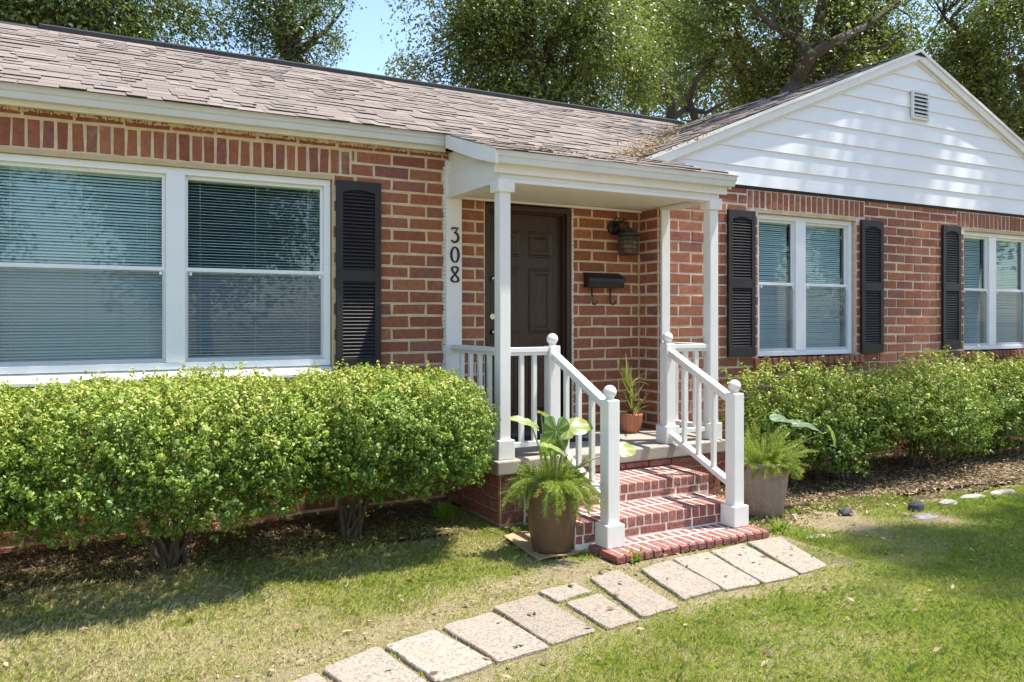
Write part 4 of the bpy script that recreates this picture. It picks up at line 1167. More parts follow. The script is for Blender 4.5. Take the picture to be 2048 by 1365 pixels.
def fern(par, c, r, z, plumes, name='fern_plumes', hang=0.3, spread=(0, 6.283), seed=1, size=0.015, lift_rng=(0.1, 1.3), Lr=(0.16, 0.36)):
    rng = np.random.default_rng(seed); P = []; T = []; stems = MB()
    for k in range(plumes):
        az = rng.uniform(*spread); lift = rng.uniform(*lift_rng); L = rng.uniform(*Lr)
        p = np.array([c[0] + math.cos(az) * r * rng.uniform(0.2, 1.0), c[1] + math.sin(az) * r * rng.uniform(0.2, 1.0), z])
        d = np.array([math.cos(az) * math.cos(lift), math.sin(az) * math.cos(lift), math.sin(lift)])
        n = 12; path = []
        dr = rng.uniform(0.2, 1.2) * hang * 4
        for i in range(n + 1):
            path.append(p.copy()); p = p + d * L / n; d = d + np.array([0, 0, -dr / n]); d /= np.linalg.norm(d)
        stems.tube(path, [0.0022] * (n) + [0.001], 4, cap=False)
        path = np.array(path)
        m_ = 260
        u = rng.uniform(0.05, 1, m_) ** 0.8 * n; i0 = np.minimum(u.astype(int), n - 1); fr_ = (u - i0)[:, None]
        base = path[i0] * (1 - fr_) + path[i0 + 1] * fr_
        rad = 0.045 * (1 - 0.55 * (u / n))[:, None]
        off = rng.normal(size=(m_, 3)); off /= np.linalg.norm(off, axis=1)[:, None]; off[:, 2] = off[:, 2] * 0.6
        P.append(base + off * rad * rng.uniform(0.2, 1.0, (m_, 1))); T.append(off)
    P = np.concatenate(P); T = np.concatenate(T)
    V, F_ = leaf_cloud(P, T * 0.3 + np.array([0, 0, 0.4]), size, 0.17, rng, 0.9, 0.02)
    me = npmesh(name, V, F_, M_FERN, np.clip(rng.normal(0.5, 0.22, len(F_)), 0, 1)); o = link(name, me); adopt(o, par)
    stems.build('fern_stems', M_GSTEM, o)
    return o
# bronze planter left of the steps
pA = empty('tall_planter', (2.79, -1.74, 0)); tag(pA, 'tall bronze brown planter with elephant ear and fern, standing on cardboard left of steps', 'planter', 'tall planters by the steps')
cA = (2.79, -1.74, 0.024)
def pot_prof(rb, rt, H): return [(rb * 0.86, 0.0), (rb * 0.97, 0.012), (rb * 1.05, 0.06), (rb + (rt - rb) * 0.45, H * 0.35), (rb + (rt - rb) * 0.8, H * 0.68), (rt * 0.985, H * 0.9), (rt * 1.03, H * 0.93), (rt * 1.05, H * 0.985), (rt * 1.02, H), (rt * 0.93, H), (rt * 0.90, H * 0.93), (0.03, H * 0.92)]
b = MB(); b.lathe(pot_prof(0.135, 0.185, 0.47), cA, 48); b.build('pot', M_POT1, pA, smooth=True)
b = MB(); b.lathe([(0.001, 0.44), (0.1, 0.437), (0.165, 0.435)], cA, 20); b.build('soil', M_SOIL, pA)
zA = cA[2] + 0.44; sA = lambda dx, dy: (cA[0] + dx, cA[1] + dy, zA)
def at(px, py, Y): return Vector(onY(px, py, Y))
ear(pA, at(1112, 862, -1.78), (-0.25, -0.85, 0.35), (-0.05, 0.10, -1.0), 0.20, 0.19, M_EAR, sA(0.02, 0.0), 0.5)
ear(pA, at(1138, 858, -1.80), (0.1, -0.55, 0.8), (0.85, -0.2, 0.35), 0.17, 0.16, M_EAR2, sA(0.05, 0.02), 0.4)
ear(pA, at(1062, 848, -1.70), (-0.3, -0.4, 0.8), (-0.9, 0.2, 0.5), 0.15, 0.07, M_EAR2, sA(-0.03, 0.02), 0.3)
ear(pA, at(1082, 826, -1.66), (0.2, 0.3, 0.9), (0.9, -0.1, -0.35), 0.10, 0.05, M_EAR2, sA(-0.01, 0.05), 0.3)
ear(pA, at(1098, 892, -1.86), (0.0, -0.3, 0.9), (0.8, -0.3, -0.25), 0.13, 0.07, M_EAR2, sA(-0.02, -0.05), 0.3)
ear(pA, at(1234, 902, -1.82), (0.05, -0.65, 0.75), (0.85, -0.25, 0.25), 0.14, 0.135, M_EAR2, sA(0.07, -0.02), 0.4)
fern(pA, cA, 0.14, zA, 110, seed=3, hang=0.3, lift_rng=(0.2, 1.5), Lr=(0.1, 0.24))
fern(pA, (cA[0] - 0.02, cA[1] - 0.08, 0), 0.11, zA + 0.01, 60, seed=4, hang=0.7, spread=(3.9, 5.5), lift_rng=(-0.3, 0.7), Lr=(0.1, 0.33))
fern(pA, (cA[0] - 0.10, cA[1], 0), 0.08, zA + 0.01, 24, seed=6, hang=0.6, spread=(2.3, 3.7), lift_rng=(-0.1, 0.6), Lr=(0.12, 0.32))
# taupe planter right of the steps
pB = empty('tall_planter', (4.80, -1.66, 0)); tag(pB, 'tall dusty taupe planter with bushy fern and drooping elephant ear right of the steps', 'planter', 'tall planters by the steps')
cB = (4.80, -1.66, 0.0045)
b = MB(); b.lathe(pot_prof(0.15, 0.20, 0.43), cB, 48); b.build('pot', M_POT2, pB, smooth=True)
b = MB(); b.lathe([(0.001, 0.40), (0.1, 0.398), (0.17, 0.396)], cB, 20); b.build('soil', M_SOIL, pB)
zB = cB[2] + 0.40; sB = lambda dx, dy: (cB[0] + dx, cB[1] + dy, zB)
ear(pB, at(1570, 838, -1.62), (-0.2, -0.45, 0.85), (-0.7, -0.1, 0.2), 0.16, 0.12, M_EAR3, sB(0.02, 0.02), 0.3)
ear(pB, at(1600, 848, -1.66), (0.15, -0.35, 0.9), (0.9, -0.3, -0.1), 0.22, 0.15, M_EAR3, sB(0.05, 0.0), 0.3)
ear(pB, at(1662, 862, -1.72), (0.7, -0.3, 0.6), (0.3, -0.3, -0.85), 0.13, 0.07, M_EAR2, sB(0.08, -0.02), 0.3)
fern(pB, cB, 0.17, zB, 150, seed=8, hang=0.22, lift_rng=(0.45, 1.55), Lr=(0.12, 0.33))
fern(pB, cB, 0.18, zB, 80, seed=9, hang=0.5, lift_rng=(-0.1, 0.7), Lr=(0.1, 0.24))
# flattened cardboard under the bronze planter
cb = MB()
out = [onZ(x, y, 0.012) for x, y in ((1008, 1080), (1032, 1068), (1068, 1066), (1110, 1062), (1140, 1075), (1172, 1082), (1178, 1100), (1150, 1110), (1100, 1120), (1075, 1122), (1045, 1102))]
zt = [0.035, 0.02, 0.02, 0.015, 0.02, 0.05, 0.02, 0.012, 0.028, 0.012, 0.018]
n = len(out); top = [(p[0], p[1], z + 0.006) for p, z in zip(out, zt)]; bot = [(p[0], p[1], z) for p, z in zip(out, zt)]
cb.add([(2.79, -1.74, 0.021), (2.79, -1.74, 0.015)] + top + bot, [(0, 2 + i, 2 + (i + 1) % n) for i in range(n)] + [(1, 2 + n + (i + 1) % n, 2 + n + i) for i in range(n)] + [(2 + i, 2 + n + i, 2 + n + (i + 1) % n, 2 + (i + 1) % n) for i in range(n)])
tag(cb.build('cardboard_sheet', M_CARD), 'crumpled flattened cardboard sheet lying under the bronze planter', 'cardboard')

# ================================================================== STEPPING STONES
ST = [
 ([(1491.8,1084.4),(1560,1073.3),(1656,1129),(1600.4,1145.6)], 'pale stepping stone farthest from the camera, at the right end of the path'),
 ([(1419.5,1101),(1486,1085.8),(1599,1148.4),(1525,1165)], 'pale stepping stone second from the right end of the path'),
 ([(1343,1116.4),(1415.3,1102.5),(1522.4,1165),(1450,1177.6)], 'pebbly stepping stone third from the right end of the path'),
 ([(1280.3,1137.3),(1340,1120.6),(1443,1176),(1366.6,1197)], 'smooth stepping stone with a dark spot, fourth from the right end'),
 ([(1176.3,1153.5),(1235.5,1138),(1358.3,1210.5),(1286,1232.4)], 'pinkish stepping stone fifth from the right, beside the green weed'),
 ([(1076,1181.6),(1150.4,1166),(1183.6,1181.6),(1117,1201)], 'small half stepping stone on the house side of the path'),
 ([(1129,1203),(1199,1183.6),(1277,1236.8),(1215.8,1254.3)], 'squarish stepping stone in front of the small half stone'),
 ([(984.4,1213),(1074.2,1188.3),(1193.4,1257.8),(1101.6,1287)], 'stepping stone just left of the small half stone'),
 ([(880.9,1250),(984.4,1220.7),(1101.6,1291),(996,1323.4)], 'rust stained stepping stone in the lower middle of the path'),
 ([(769.5,1291),(869,1257.8),(990,1324.2),(875,1363)], 'large pale stepping stone, third from the near end of the path'),
 ([(644.5,1336),(754,1293),(857.4,1365),(738,1408)], 'pale stepping stone cut by the bottom edge, second from near end'),
 ([(520,1388),(630,1342),(720,1415),(600,1462)], 'stepping stone at the near end, only its corner in view'),
]
stone_xy = []
for corners, lab in ST:
    ztop = 0.02; pts = [onZ(x, y, ztop) for x, y in corners]
    stone_xy.append([(p[0], p[1]) for p in pts])
    r = random.Random(int(corners[0][0])); ring = []
    for i in range(4):
        a, b_ = Vector(pts[i]), Vector(pts[(i + 1) % 4])
        for q in (0.04, 0.25, 0.5, 0.75, 0.96):
            ring.append(a.lerp(b_, q) + Vector((r.uniform(-0.006, 0.006), r.uniform(-0.006, 0.006), 0)))
    c = sum(ring, Vector()) / len(ring); mm = MB(); n = len(ring); dz = r.uniform(-0.004, 0.004); tx, ty = r.uniform(-0.012, 0.012), r.uniform(-0.012, 0.012)
    zf = lambda p: dz + (p.x - c.x) * tx + (p.y - c.y) * ty
    inner = [Vector((p.x + (c.x - p.x) * 0.03, p.y + (c.y - p.y) * 0.03, ztop + zf(p))) for p in ring]
    mid = [Vector((p.x, p.y, ztop - 0.006 + zf(p))) for p in ring]; low = [Vector((p.x, p.y, -0.01)) for p in ring]
    vs = [Vector((c.x, c.y, ztop + zf(c)))] + inner + mid + low
    fs = [(0, 1 + i, 1 + (i + 1) % n) for i in range(n)] + [(1 + i, 1 + n + i, 1 + n + (i + 1) % n, 1 + (i + 1) % n) for i in range(n)] + [(1 + n + i, 1 + 2 * n + i, 1 + 2 * n + (i + 1) % n, 1 + n + (i + 1) % n) for i in range(n)]
    mm.add(vs, fs)
    tag(mm.build('stepping_stone', M_AGG), lab, 'stepping stone', 'stepping stones of the front path')

# ================================================================== EDGING STONES
def stone(px, py, sx, sy, sz, mat, label, seed):
    p = onZ(px, py, 0.0); r = random.Random(seed); mm = MB(); seg, rings = 10, 5; vs = []
    for i in range(rings + 1):
        t = math.pi / 2 * i / rings
        for j in range(seg):
            a = 2 * math.pi * j / seg
            f = (abs(math.cos(a)) ** 3 + abs(math.sin(a)) ** 3) ** (-1 / 3) * r.uniform(0.88, 1.08)
            vs.append((p[0] + sx * math.cos(a) * f * math.cos(t) ** 0.5 + 0, p[1] + sy * math.sin(a) * f * math.cos(t) ** 0.5, sz * math.sin(t) * r.uniform(0.9, 1.05)))
    fs = [(i * seg + j, i * seg + (j + 1) % seg, (i + 1) * seg + (j + 1) % seg, (i + 1) * seg + j) for i in range(rings) for j in range(seg)] + [tuple(rings * seg + j for j in range(seg))]
    mm.add(vs, fs); tag(mm.build('edging_stone', mat), label, 'stone', 'stones edging the right bed')
stone(1896, 1012, 0.10, 0.05, 0.05, M_ROCK, 'blocky broken stone at the edge of the right bed', 1)
stone(1850, 1036, 0.12, 0.06, 0.025, M_ROCK, 'flat pale stone just in front of the dark rock', 2)
stone(1832, 1022, 0.07, 0.05, 0.085, M_ROCKD, 'dark pointed rock at the edge of the right bed', 3)
stone(1690, 1030, 0.06, 0.05, 0.05, M_ROCKD, 'small dark rock in the grass nearer the taupe planter', 4)
stone(1588, 1036, 0.03, 0.025, 0.03, M_ROCK, 'little pale stone beside the taupe planter', 5)
stone(1635, 1076, 0.12, 0.05, 0.012, M_ROCK, 'flat grey stone sunk in the lawn beyond the path', 6)
stone(1945, 998, 0.16, 0.06, 0.035, M_ROCK, 'long pale edging stone left of the other long one', 7)
stone(2005, 988, 0.18, 0.06, 0.035, M_ROCK, 'long pale edging stone nearest the right edge of the picture', 8)

# ================================================================== SHRUBS
def shrub(name, c, half, n, size, aspect, mat, label, seed, stems, power=4.0, group=None, hole=0.6, top_tone=0.66, thick=0.14, base=(0, 0), lumps=0.085, lobes=0):
    rng = np.random.default_rng(seed); root = empty(name, (c[0] + base[0], c[1] + base[1], 0)); tag(root, label, 'shrub', group)
    half = np.array(half)
    nz = VNoise(seed + 50)
    m_ = int(n * 1.7)
    d = rng.normal(size=(m_, 3)); d /= np.linalg.norm(d, axis=1)[:, None]
    rr_ = (np.abs(d) ** power).sum(1) ** (-1 / power)
    u = np.arctan2(d[:, 1], d[:, 0]); 
    S = d * rr_[:, None]
    lump = (nz(S[:, 0] * 3 + S[:, 2] * 2, S[:, 1] * 3 - S[:, 2] * 2, 0.8) - 0.5) * 2 * lumps + (nz(S[:, 0] * 9 + S[:, 2] * 7, S[:, 1] * 9 - S[:, 2] * 5, 0.8) - 0.5) * lumps * 1.4
    depth = np.abs(rng.normal(0, thick, m_))
    P = np.array(c) + S * (half * 1.0) * (1 + lump)[:, None] - d * depth[:, None]
    if lobes:
        lc_ = rng.uniform(-1, 1, (lobes, 3)) * np.array([0.72, 0.5, 0.5]); lc_[:, 2] += 0.05; ls_ = rng.uniform(0.42, 0.66, lobes)
        li = rng.integers(0, lobes, m_); P = np.array(c) + (lc_[li] + S * (ls_[li] * (1 + lump * 1.5))[:, None]) * half - d * depth[:, None]
        P[:, 2] = np.minimum(P[:, 2], c[2] + half[2] * (1.0 + 0.1 * rng.random(m_)))
    # underside hollow, ragged
    zrel = (P[:, 2] - c[2]) / half[2]
    keep = rng.random(m_) < np.where(zrel < -0.45, np.clip(1.0 + (zrel + 0.45) * 1.1, 0.2, 1), 1.0)
    gap = nz(P[:, 0] + P[:, 1] * 0.6, P[:, 2] + P[:, 1] * 0.3, 0.16)
    keep &= ~((gap > 0.66) & (rng.random(m_) < hole * np.clip(0.7 - zrel, 0, 1.6)))
    P = P[keep][:n]; d = d[keep][:n]; zrel = zrel[keep][:n]
    # sprigs poking out of the top
    ns = int(n * 0.06); q = rng.choice(np.where(zrel > 0.6)[0], ns // 7 + 1); sp = np.repeat(P[q], 7, 0)[:ns]; k_ = np.tile(np.arange(7), ns // 7 + 1)[:ns]
    hh = np.repeat(rng.uniform(0.01, 0.085, ns // 7 + 1), 7)[:ns]
    sp = sp + np.stack([rng.normal(0, 0.008, ns), rng.normal(0, 0.008, ns), hh * (k_ + 1) / 7], 1)
    P = np.concatenate([P, sp]); d = np.concatenate([d, np.tile([0, 0, 1.0], (ns, 1))]); zrel = np.concatenate([zrel, np.ones(ns)])
    # leaves gather into sprigs: every tenth point is a shoot that carries ten leaves
    K = 10; ns_ = len(P) // K; cs = P[::K][:ns_]; dsg = d[::K][:ns_] + np.array([0, -0.1, 0.55]) + rng.normal(0, 0.45, (ns_, 3)); dsg /= np.linalg.norm(dsg, axis=1)[:, None]
    u_ = rng.random((ns_, K, 1)); off = rng.normal(0, 1, (ns_, K, 3)); off /= np.linalg.norm(off, axis=2)[:, :, None]
    P = (cs[:, None] + dsg[:, None] * (u_ - 0.3) * size * 2.8 + off * size * (0.85 - 0.45 * u_)).reshape(-1, 3)
    d = (dsg[:, None] * 1.1 + off * 0.9).reshape(-1, 3); zrel = np.repeat(zrel[::K][:ns_], K); st_ = np.repeat(rng.normal(0, 0.13, ns_), K) + 0.25 * (u_.reshape(-1) - 0.5)
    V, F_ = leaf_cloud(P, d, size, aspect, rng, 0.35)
    tone = np.clip(rng.normal(0.39, 0.13, len(P)) + st_ + top_tone * np.clip(zrel, -0.5, 1) * 0.6 + 0.18 * (nz(P[:, 0] * 2, P[:, 2] * 2 + P[:, 1], 0.25) - 0.5), 0, 1)  # leaf tone turns paler and yellower towards the top of the crown
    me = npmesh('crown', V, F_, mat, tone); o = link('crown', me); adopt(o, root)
    st = MB(); r = random.Random(seed)
    for k in range(stems):
        a = r.uniform(0, 6.28); b0 = Vector((c[0] + base[0] + r.uniform(-0.07, 0.07), c[1] + base[1] + r.uniform(-0.06, 0.06), -0.02))
        e = Vector((c[0] + half[0] * 0.7 * math.cos(a) * r.uniform(0.2, 1), c[1] + half[1] * 0.7 * math.sin(a) * r.uniform(0.2, 1), c[2] + half[2] * r.uniform(0.0, 0.7)))
        m1 = b0.lerp(e, 0.4) + Vector((r.uniform(-0.05, 0.05), r.uniform(-0.05, 0.05), 0.1))
        st.tube([b0, b0.lerp(m1, 0.5) + Vector((r.uniform(-0.03, 0.03), 0, 0.02)), m1, e], [r.uniform(0.012, 0.024), 0.014, 0.011, 0.004], 6)
        for s_ in range(3):
            e2 = e + Vector((r.uniform(-0.25, 0.25), r.uniform(-0.25, 0.25), r.uniform(-0.1, 0.2))); st.tube([m1.lerp(e, r.random()), e2], [0.006, 0.002], 5)
    st.build('trunk', M_STEM, root)
    return root
HG = 'clipped hedge under the wide window'
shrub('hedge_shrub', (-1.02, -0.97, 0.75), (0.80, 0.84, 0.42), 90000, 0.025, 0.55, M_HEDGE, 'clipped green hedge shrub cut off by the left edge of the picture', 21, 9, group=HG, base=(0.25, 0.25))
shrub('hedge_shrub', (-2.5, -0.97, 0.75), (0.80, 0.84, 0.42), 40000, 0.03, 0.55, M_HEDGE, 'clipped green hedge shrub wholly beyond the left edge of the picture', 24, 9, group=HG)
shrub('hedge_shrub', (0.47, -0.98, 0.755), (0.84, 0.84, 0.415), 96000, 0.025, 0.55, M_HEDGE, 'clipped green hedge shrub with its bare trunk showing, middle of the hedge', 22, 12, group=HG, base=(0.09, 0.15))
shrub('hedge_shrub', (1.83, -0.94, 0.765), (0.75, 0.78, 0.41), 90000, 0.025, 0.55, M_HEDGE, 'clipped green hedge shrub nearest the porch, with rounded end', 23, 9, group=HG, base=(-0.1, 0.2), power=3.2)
RG = 'loose shrubs along the wing'
shrub('leafy_shrub', (6.25, -0.98, 0.56), (0.86, 0.66, 0.49), 34000, 0.036, 0.42, M_HEDGE2, 'loose yellow green shrub right behind the taupe planter', 31, 8, 2.6, RG, 0.85, 0.62, 0.13, (0.25, -0.05), 0.13, 14)
shrub('leafy_shrub', (7.65, -0.95, 0.56), (0.90, 0.66, 0.50), 34000, 0.036, 0.42, M_HEDGE2, 'loose green shrub in the middle of the row along the wing', 32, 8, 2.6, RG, 0.85, 0.58, 0.13, (0.1, 0), 0.13, 14)
shrub('leafy_shrub', (9.15, -0.92, 0.58), (0.95, 0.66, 0.52), 34000, 0.036, 0.42, M_HEDGE2, 'loose green shrub below the end window of the wing', 33, 8, 2.6, RG, 0.85, 0.55, 0.13, (0.0, 0), 0.13, 14)
shrub('leafy_shrub', (10.7, -0.92, 0.58), (0.90, 0.66, 0.52), 18000, 0.04, 0.42, M_HEDGE2, 'loose green shrub at the far right end of the row', 34, 10, 2.6, RG, 0.85, 0.55, 0.13, (0.0, 0), 0.13, 14)

# ================================================================== GRASS, WEEDS, LITTER (uncountable)
def inside_poly(x, y, poly, grow=0.0):
    cx = sum(p[0] for p in poly) / len(poly); cy = sum(p[1] for p in poly) / len(poly)
    ok = np.ones(len(x), bool); n = len(poly)
    area = sum(poly[i][0] * poly[(i + 1) % n][1] - poly[(i + 1) % n][0] * poly[i][1] for i in range(n)); sg = 1 if area > 0 else -1
    for i in range(n):
        (ax, ay), (bx, by) = poly[i], poly[(i + 1) % n]; l = math.hypot(bx - ax, by - ay)
        ok &= sg * ((bx - ax) * (y - ay) - (by - ay) * (x - ax)) / l > -grow
    return ok
def sample_ground(n, x0, x1, y0, y1, rng):
    x = rng.uniform(x0, x1, n); y = rng.uniform(y0, y1, n)
    px, py, d_ = proj(np.stack([x, y, np.full(n, 0.0)], 1))
    k = (d_ > 0.8) & (px > -1000) & (px < 3050) & (py < 1700)
    k &= ((px > -60) & (px < 2110) & (py < 1420)) | (rng.random(n) < 0.5)      # thinner outside the picture
    return x[k], y[k]
def blades(name, n, box, dens, height, mat, seed, wid=0.0035, tone=None, label=None):
    rng = np.random.default_rng(seed)
    x, y = sample_ground(n, *box, rng)
    dn = dens(x, y); k = rng.random(len(x)) < dn; x, y, dn = x[k], y[k], dn[k]
    for poly in stone_xy:
        k = ~inside_poly(x, y, poly, -0.014); x, y, dn = x[k], y[k], dn[k]
    k = ~((x > 2.98) & (x < 4.36) & (y > -2.18) & (y < -1.0)); k &= ~((x > 2.73) & (y > -1.07) & (x < 5.0)); k &= (x - 2.79) ** 2 + (y + 1.74) ** 2 > 0.14 ** 2; k &= (x - 4.8) ** 2 + (y + 1.66) ** 2 > 0.14 ** 2
    x, y, dn = x[k], y[k], dn[k]; m_ = len(x)
    h = height * rng.gamma(4, 0.25, m_) * (0.55 + 0.45 * dn); az = rng.uniform(0, 6.283, m_); lean = rng.uniform(0.35, 1.5, m_)
    dx, dy = np.cos(az), np.sin(az); sx, sy = -dy, dx
    wv = wid * rng.uniform(0.6, 1.4, m_)
    z0 = np.full(m_, 0.0)
    B = np.stack([x, y, z0], 1); S = np.stack([sx, sy, np.zeros(m_)], 1) * wv[:, None] / 2
    mid = B + np.stack([dx * h * np.sin(lean) * 0.35, dy * h * np.sin(lean) * 0.35, h * 0.6 * np.cos(lean * 0.6)], 1)
    tip = B + np.stack([dx * h * np.sin(lean), dy * h * np.sin(lean), h * np.cos(lean) * 0.95 + 0.004], 1)
    V = np.stack([B - S, B + S, mid, tip], 1).reshape(-1, 3); V[2::4] += S * 0.5
    i = np.arange(m_)[:, None] * 4
    F3 = np.concatenate([i + np.array([0, 1, 2]), i + np.array([0, 2, 3])], 0)
    t = tone(x, y, rng) if tone else rng.random(m_)
    me = npmesh(name, V, F3, mat, np.tile(t, 2)); o = link(name, me)
    return tag(o, label, 'grass', kind='stuff')
def lawn_dens(x, y):
    d = 0.55 + 0.5 * NZ(x, y, 0.35) - 0.15
    # thin strip of worn soil along the path
    far = np.interp(x, [0.97, 1.29, 1.63, 1.97, 2.68, 3.2, 3.7, 4.36], [-2.75, -2.68, -2.54, -2.44, -2.27, -2.29, -2.23, -2.17]) + 0.17 + 0.25 * (NZ(x, y, 0.25) - 0.4)
    near = np.interp(x, [1.2, 1.66, 1.95, 2.3, 2.83, 3.2, 3.5, 3.85, 4.17], [-3.4, -3.1, -3.07, -2.95, -2.92, -2.88, -2.89, -2.87, -2.79]) - 0.03 - 0.16 * NZ(x, y, 0.2)
    strip = (y < far) & (y > near)
    edge = np.minimum(np.abs(y - far), np.abs(y - near))
    d = np.where(strip & (x < 4.45), 0.06 + 0.34 * NZ(x, y, 0.09), d * np.clip(0.55 + edge * 2.2, 0, 1))
    bl = bed_l(x) + 0.35 * (NZ(x, y, 0.3) - 0.5)
    d = np.where((y > bl) & (x < 2.65), np.where(y < -0.55, 0.28, 0.08), d)
    br = np.where(x < 6.3, -1.72, -1.95) + 0.3 * (NZ(x, y, 0.3) - 0.5)
    d = np.where((y > br) & (x > 4.3), 0.04, d)
    dirt = (np.exp(-((x - 5.1) ** 2 + (y + 2.15) ** 2) / 0.18) + np.exp(-((x - 5.9) ** 2 + (y + 2.4) ** 2) / 0.06)) * 0.8
    dry = np.exp(-(((x - 3.0) / 0.55) ** 2 + ((y + 2.12) / 0.16) ** 2)) * 0.6 + np.exp(-(((x - 2.5) / 0.4) ** 2 + ((y + 1.5) / 0.3) ** 2)) * 0.35
    return np.clip(d - dirt - dry, 0.02, 1)
def lawn_tone(x, y, rng):
    dry = NZ(x + 7, y, 0.5) * 0.5 + NZ(x, y + 3, 0.13) * 0.5
    far = np.clip((2.6 - x) * 0.16, 0, 0.28) * (y > -3.2)           # thatchier on the hedge side of the path
    return np.clip(rng.beta(2.0, 2.6, len(x)) * 0.62 + (dry - 0.5) * 0.6 + far * 1.2 + 0.22, 0, 1)
blades('lawn_grass', 2000000, (-3.2, 11.0, -5.3, -0.2), lawn_dens, 0.024, M_GRASS, 5, 0.0045, lawn_tone, 'short patchy green and straw coloured lawn grass')
def tuft_dens(x, y):
    return np.clip((NZ(x + 3, y, 0.22) - 0.78) * 3, 0, 0.5) * (y < -1.1) * lawn_dens(x, y)
blades('tall_grass_tufts', 200000, (-3.2, 11, -5.0, -0.8), tuft_dens, 0.055, M_GRASS, 6, 0.0055, lambda x, y, r: np.clip(r.normal(0.25, 0.15, len(x)), 0, 1), 'longer green grass tufts in the lawn')

def litter(name, n, box, dens, size, seed, label, z=0.006, aspect=0.45, zfun=None, mat=None):
    rng = np.random.default_rng(seed); x, y = sample_ground(n, *box, rng); k = rng.random(len(x)) < dens(x, y); x, y = x[k], y[k]
    zz = z + rng.uniform(0, 0.015, len(x)) if zfun is None else zfun(x, y) + rng.uniform(0.0, 0.02, len(x))
    V, F_ = leaf_cloud(np.stack([x, y, zz], 1), np.tile([0, 0, 1.0], (len(x), 1)), size, aspect, rng, 0.35, 0.06)
    return tag(link(name, npmesh(name, V, F_, mat or M_LITTER, rng.random(len(x)))), label, 'leaf litter', kind='stuff')
litter('bed_litter', 34000, (-3.4, 2.7, -1.55, -0.02), lambda x, y: np.clip(0.12 + (y + 1.4) * 0.5, 0, 1), 0.028, 1, 'dry leaves and straw under the clipped hedge', aspect=0.25)
litter('wing_bed_litter', 26000, (4.4, 12, -2.1, -0.32), lambda x, y: np.clip(0.3 + (y + 1.95) * 2.0, 0, 1), 0.045, 2, 'dry tan leaves under the loose shrubs', aspect=0.3)
litter('path_litter', 9000, (0.0, 5.0, -3.6, -1.6), lambda x, y: np.clip(1 - np.abs(y - 0.1 - np.interp(x, [0.97, 1.29, 1.63, 1.97, 2.68, 3.2, 3.7, 4.36], [-2.75, -2.68, -2.54, -2.44, -2.27, -2.29, -2.23, -2.17])) * 5, 0, 1), 0.022, 3, 'small dry leaves along the house side of the path', aspect=0.4)
litter('lawn_leaves', 900, (-1.0, 8.0, -4.8, -1.0), lambda x, y: np.full(len(x), 0.6), 0.05, 13, 'scattered fallen leaves on the lawn', z=0.016, aspect=0.45)
def vzf(x, y): return np.maximum(zmain(y), WRZ - RS * np.abs(x - WRX)) + 0.012
rngv = np.random.default_rng(9); t_ = rngv.random(1500) ** 1.7 * 0.85; yv_ = RAKE_Y - 0.03 + t_ * (RIDGE_Y - RAKE_Y); xv_ = np.array([vx(q) for q in yv_]) + rngv.normal(-0.04, 0.13, 1500)
pe = rngv.random(160); xe_ = 3.0 + pe * 2.0; ye_ = PEAVE_Y + 0.03 + np.abs(rngv.normal(0, 0.09, 160))
xv_ = np.concatenate([xv_, xe_]); yv_ = np.concatenate([yv_, ye_])
V, F_ = leaf_cloud(np.stack([xv_, yv_, vzf(xv_, yv_) + rngv.uniform(0, 0.02, len(xv_))], 1), np.tile([-0.2, -0.3, 1.0], (len(xv_), 1)), 0.036, 0.4, rngv, 0.5, 0.08)
tag(link('valley_litter', npmesh('valley_litter', V, F_, M_LITTER, rngv.random(len(xv_)))), 'fallen brown leaves caught in the roof valley', 'leaf litter', kind='stuff')
# small weed by the steps
def weed(px, py, n, h, label, seed):
    p = onZ(px, py, 0.01); mm = MB(); r = random.Random(seed)
    for i in range(n):
        s_ = r.uniform(0, 6.28); strap(mm, (p[0] + r.uniform(-0.05, 0.05), p[1] + r.uniform(-0.03, 0.03), 0.0), s_, r.uniform(0.4, 1) * h, r.uniform(0.5, 1.3), 0.014, r.uniform(0, 0.4), 4)
    tag(mm.build('weed', M_FERN), label, 'weed', 'weeds by the steps')
weed(1268, 1120, 46, 0.10, 'bright green weed between the steps and the path', 1)
weed(1560, 1062, 40, 0.14, 'grassy weed at the right corner of the brick pad', 2)
weed(890, 1040, 60, 0.2, 'grass clump in the shade between hedge end and porch', 3)

